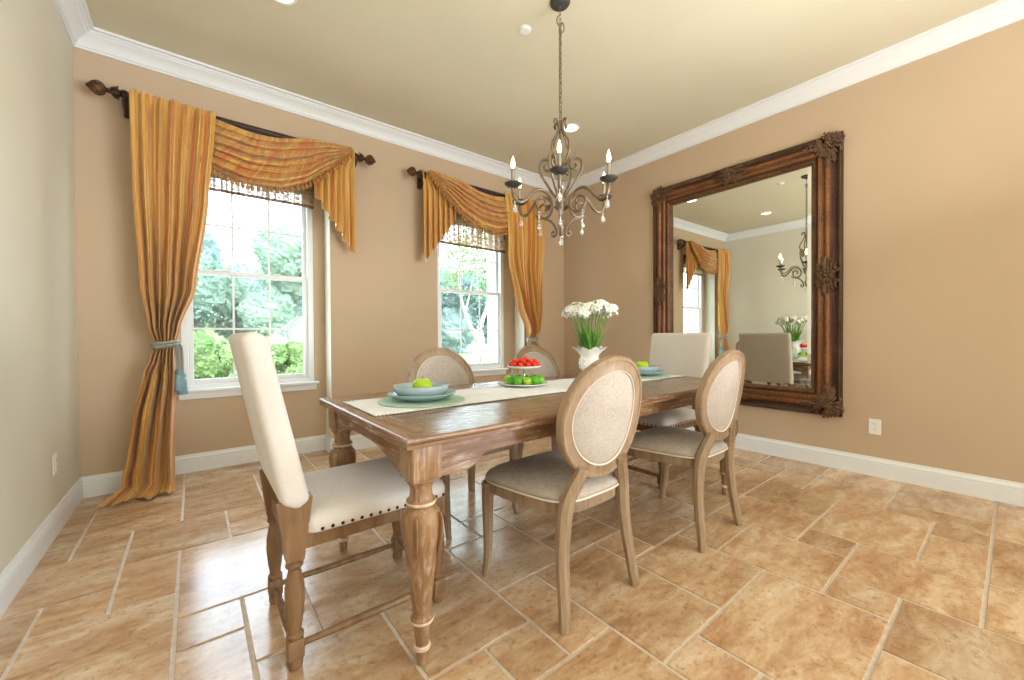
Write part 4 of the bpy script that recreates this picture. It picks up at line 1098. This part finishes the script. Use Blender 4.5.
# ------------------------------------------------------------------ garden beyond the windows
gz = -.12
struct('ground', MB().box((-30, T+.01, gz-.2), (60, 60, gz)), M['grass'])
struct('garden_path', MB().box((-30, 8.6, gz), (60, 11.2, gz+.012)), M['gravel'])
def crown(blobs, n, s, seed, core=True):
    R = random.Random(seed); vs = []; fs = []
    tot = sum(b_[3]*b_[3] for b_ in blobs)
    for bx_, by_, bz_, br, *sq in blobs:
        k = int(n*br*br/tot); fl = sq[0] if sq else 1
        for i in range(k):
            d = Vector((R.gauss(0, 1), R.gauss(0, 1), R.gauss(0, 1))).normalized(); q = br*(R.random()**.33)*(1+.18*math.sin(5*d.x+seed)+.14*math.sin(7*d.z))
            p = Vector((bx_+d.x*q, by_+d.y*q, bz_+d.z*q*fl)); a = Vector((R.gauss(0, 1), R.gauss(0, 1), R.gauss(0, 1))).normalized(); b2 = a.cross(Vector((R.gauss(0, 1), R.gauss(0, 1), R.gauss(0, 1)))).normalized()
            ss = s*R.uniform(.6, 1.3); o = len(vs); vs += [p-a*ss, p+b2*ss*.5, p+a*ss, p-b2*ss*.5]; fs.append((o, o+1, o+2, o+3))
    mb = MB().add(vs, fs)
    if core:
        for bx_, by_, bz_, br, *sq in blobs:
            sd = R.random()*6; mb.ell((bx_, by_, bz_), br*.74, br*.74, br*.74, 44, 30, fn=lambda p: p*(1+.16*R.random()+.12*math.sin(6*p.x+sd)*math.sin(7*p.z+sd)+.07*math.sin(15*p.y+sd)))
    return mb
def tree(loc, hgt, blobs, n, s, seed, lm, label, trunk='bark', tr=.12, group=None):
    t = thing('garden_tree', label, 'tree', (loc[0], loc[1], gz), 0, group)
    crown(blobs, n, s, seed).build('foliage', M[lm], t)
    R = random.Random(seed); m_ = MB(); m_.tube(bez([(0, 0, -.05), (tr*.5, 0, hgt*.35), (-tr*.4, tr*.3, hgt*.75)]), [tr*(1-.5*k/16) for k in range(17)], 8)
    for q in range(4):
        a = R.random()*6.28; m_.tube([(0, 0, hgt*.3), (.25*hgt*.3*math.cos(a), .25*hgt*.3*math.sin(a), hgt*.55), (.4*hgt*.5*math.cos(a), .4*hgt*.5*math.sin(a), hgt*.8)], [tr*.5, tr*.35, tr*.12], 6)
    m_.build('trunk', M[trunk], t, smooth=True)
    return t
def cl(R, n, spread, z0, z1, r0, r1):
    return [(R.uniform(-spread, spread), R.uniform(-spread, spread), R.uniform(z0, z1), R.uniform(r0, r1)) for _ in range(n)]
R0 = random.Random(21)
# hazy far trees
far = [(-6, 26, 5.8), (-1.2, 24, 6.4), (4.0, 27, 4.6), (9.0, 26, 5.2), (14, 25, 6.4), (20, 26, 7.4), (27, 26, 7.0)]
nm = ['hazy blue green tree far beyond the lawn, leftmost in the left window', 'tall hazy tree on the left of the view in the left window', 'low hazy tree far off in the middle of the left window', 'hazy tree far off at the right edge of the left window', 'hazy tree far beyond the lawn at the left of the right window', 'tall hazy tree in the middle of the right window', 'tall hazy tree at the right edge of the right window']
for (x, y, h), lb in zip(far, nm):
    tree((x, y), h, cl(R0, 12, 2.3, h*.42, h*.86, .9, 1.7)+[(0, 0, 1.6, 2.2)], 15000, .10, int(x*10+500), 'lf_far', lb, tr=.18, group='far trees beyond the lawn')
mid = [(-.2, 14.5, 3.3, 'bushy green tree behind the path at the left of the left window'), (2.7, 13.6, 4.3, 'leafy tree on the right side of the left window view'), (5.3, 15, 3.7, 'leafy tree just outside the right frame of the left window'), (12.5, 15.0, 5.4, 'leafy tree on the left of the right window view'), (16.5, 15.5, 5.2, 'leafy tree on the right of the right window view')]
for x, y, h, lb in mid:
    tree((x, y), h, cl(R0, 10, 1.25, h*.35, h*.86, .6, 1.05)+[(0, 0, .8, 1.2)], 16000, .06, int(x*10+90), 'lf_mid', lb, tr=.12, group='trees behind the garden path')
def bush(x, y, w, h, lm, label, seed, s=.040, n=4200, red=0):
    t = thing('garden_shrub', label, 'shrub', (x, y, gz), 0, 'shrubs in the garden bed')
    R = random.Random(seed); bl = [(R.uniform(-w, w)*.6, R.uniform(-.2, .2), R.uniform(.35, .75)*h, R.uniform(.25, .42)*h) for _ in range(6)]
    crown(bl, n, s, seed).build('foliage', M[lm], t)
    m_ = MB()
    for q in range(4): m_.tube([(0, 0, -.02), (R.uniform(-w, w)*.3, R.uniform(-.1, .1), h*.4), (R.uniform(-w, w)*.6, 0, h*.75)], [.02, .014, .005], 5)
    m_.build('stems', M['bark'], t)
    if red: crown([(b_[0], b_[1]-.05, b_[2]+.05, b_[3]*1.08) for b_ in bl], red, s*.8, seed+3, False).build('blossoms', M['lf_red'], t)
for i, (x, y, w, h, lm, red, lb) in enumerate([
    (-.35, 7.6, .8, .62, 'lf_near', 420, 'low shrub with red blossoms left in the left window'), (.75, 7.9, .8, .60, 'lf_near', 300, 'low shrub with a few red blossoms behind the tall chair back'),
    (1.75, 7.4, .7, .78, 'lf_near', 0, 'bright green shrub at the lower right of the left window'), (2.6, 7.8, .8, .85, 'lf_near', 0, 'bright green shrub at the right edge of the left window'),
    (-1.5, 8.0, .9, .9, 'lf_near', 0, 'green shrub at the left edge of the left window'),
    (.2, 12.0, 1.2, 1.35, 'lf_near', 0, 'rounded green hedge shrub beyond the path, left'), (2.0, 12.2, 1.2, 1.4, 'lf_near', 0, 'rounded green hedge shrub beyond the path, middle of the left window'), (-1.8, 12, 1.3, 1.5, 'lf_mid', 0, 'rounded green hedge shrub beyond the path, far left'),
    (7.5, 8.0, .8, 1.15, 'lf_near', 0, 'bright green shrub at the lower right of the right window'), (4.6, 7.2, .6, .5, 'lf_near', 0, 'low green shrub at the left of the right window'),
    (10.2, 12.2, 1.3, 1.5, 'lf_mid', 0, 'rounded hedge shrub beyond the path in the right window'), (12.6, 12.6, 1.3, 1.4, 'lf_mid', 0, 'rounded hedge shrub beyond the path at the right edge of the right window')]):
    bush(x, y, w, h, lm, lb, 60+i, red=red)
# pale multi-stem tree just outside the right window
t = thing('pale_branching_tree', 'slender tree with forked pale trunk just outside the right window', 'tree', (4.55, 6.9, gz))
m_ = MB()
m_.tube(bez([(.1, 0, -.05), (.12, 0, .5), (.02, 0, 1.0), (-.05, 0, 1.25)]), [.075-.002*k for k in range(25)], 8)
m_.tube(bez([(.0, 0, 1.1), (-.22, 0, 1.55), (-.34, .05, 2.0), (-.40, 0, 2.7)]), [.050-.0015*k for k in range(25)], 8)
m_.tube(bez([(-.02, 0, 1.15), (.18, 0, 1.6), (.30, -.05, 2.1), (.34, 0, 2.9)]), [.052-.0015*k for k in range(25)], 8)
m_.tube(bez([(.2, 0, 1.62), (.42, .05, 1.9), (.62, .1, 2.4)]), [.028-.001*k for k in range(17)], 6)
m_.tube(bez([(-.26, 0, 1.7), (-.12, .05, 2.1), (-.05, 0, 2.6)]), [.026-.001*k for k in range(17)], 6)
m_.build('trunk', M['barkw'], t, smooth=True)
crown([(-.45, 0, 2.75, .45), (.1, .1, 3.0, .55), (.6, 0, 2.65, .5), (.3, 0, 2.3, .35), (-.5, .1, 2.3, .25)], 2600, .04, 4, False).build('foliage', M['lf_near'], t)
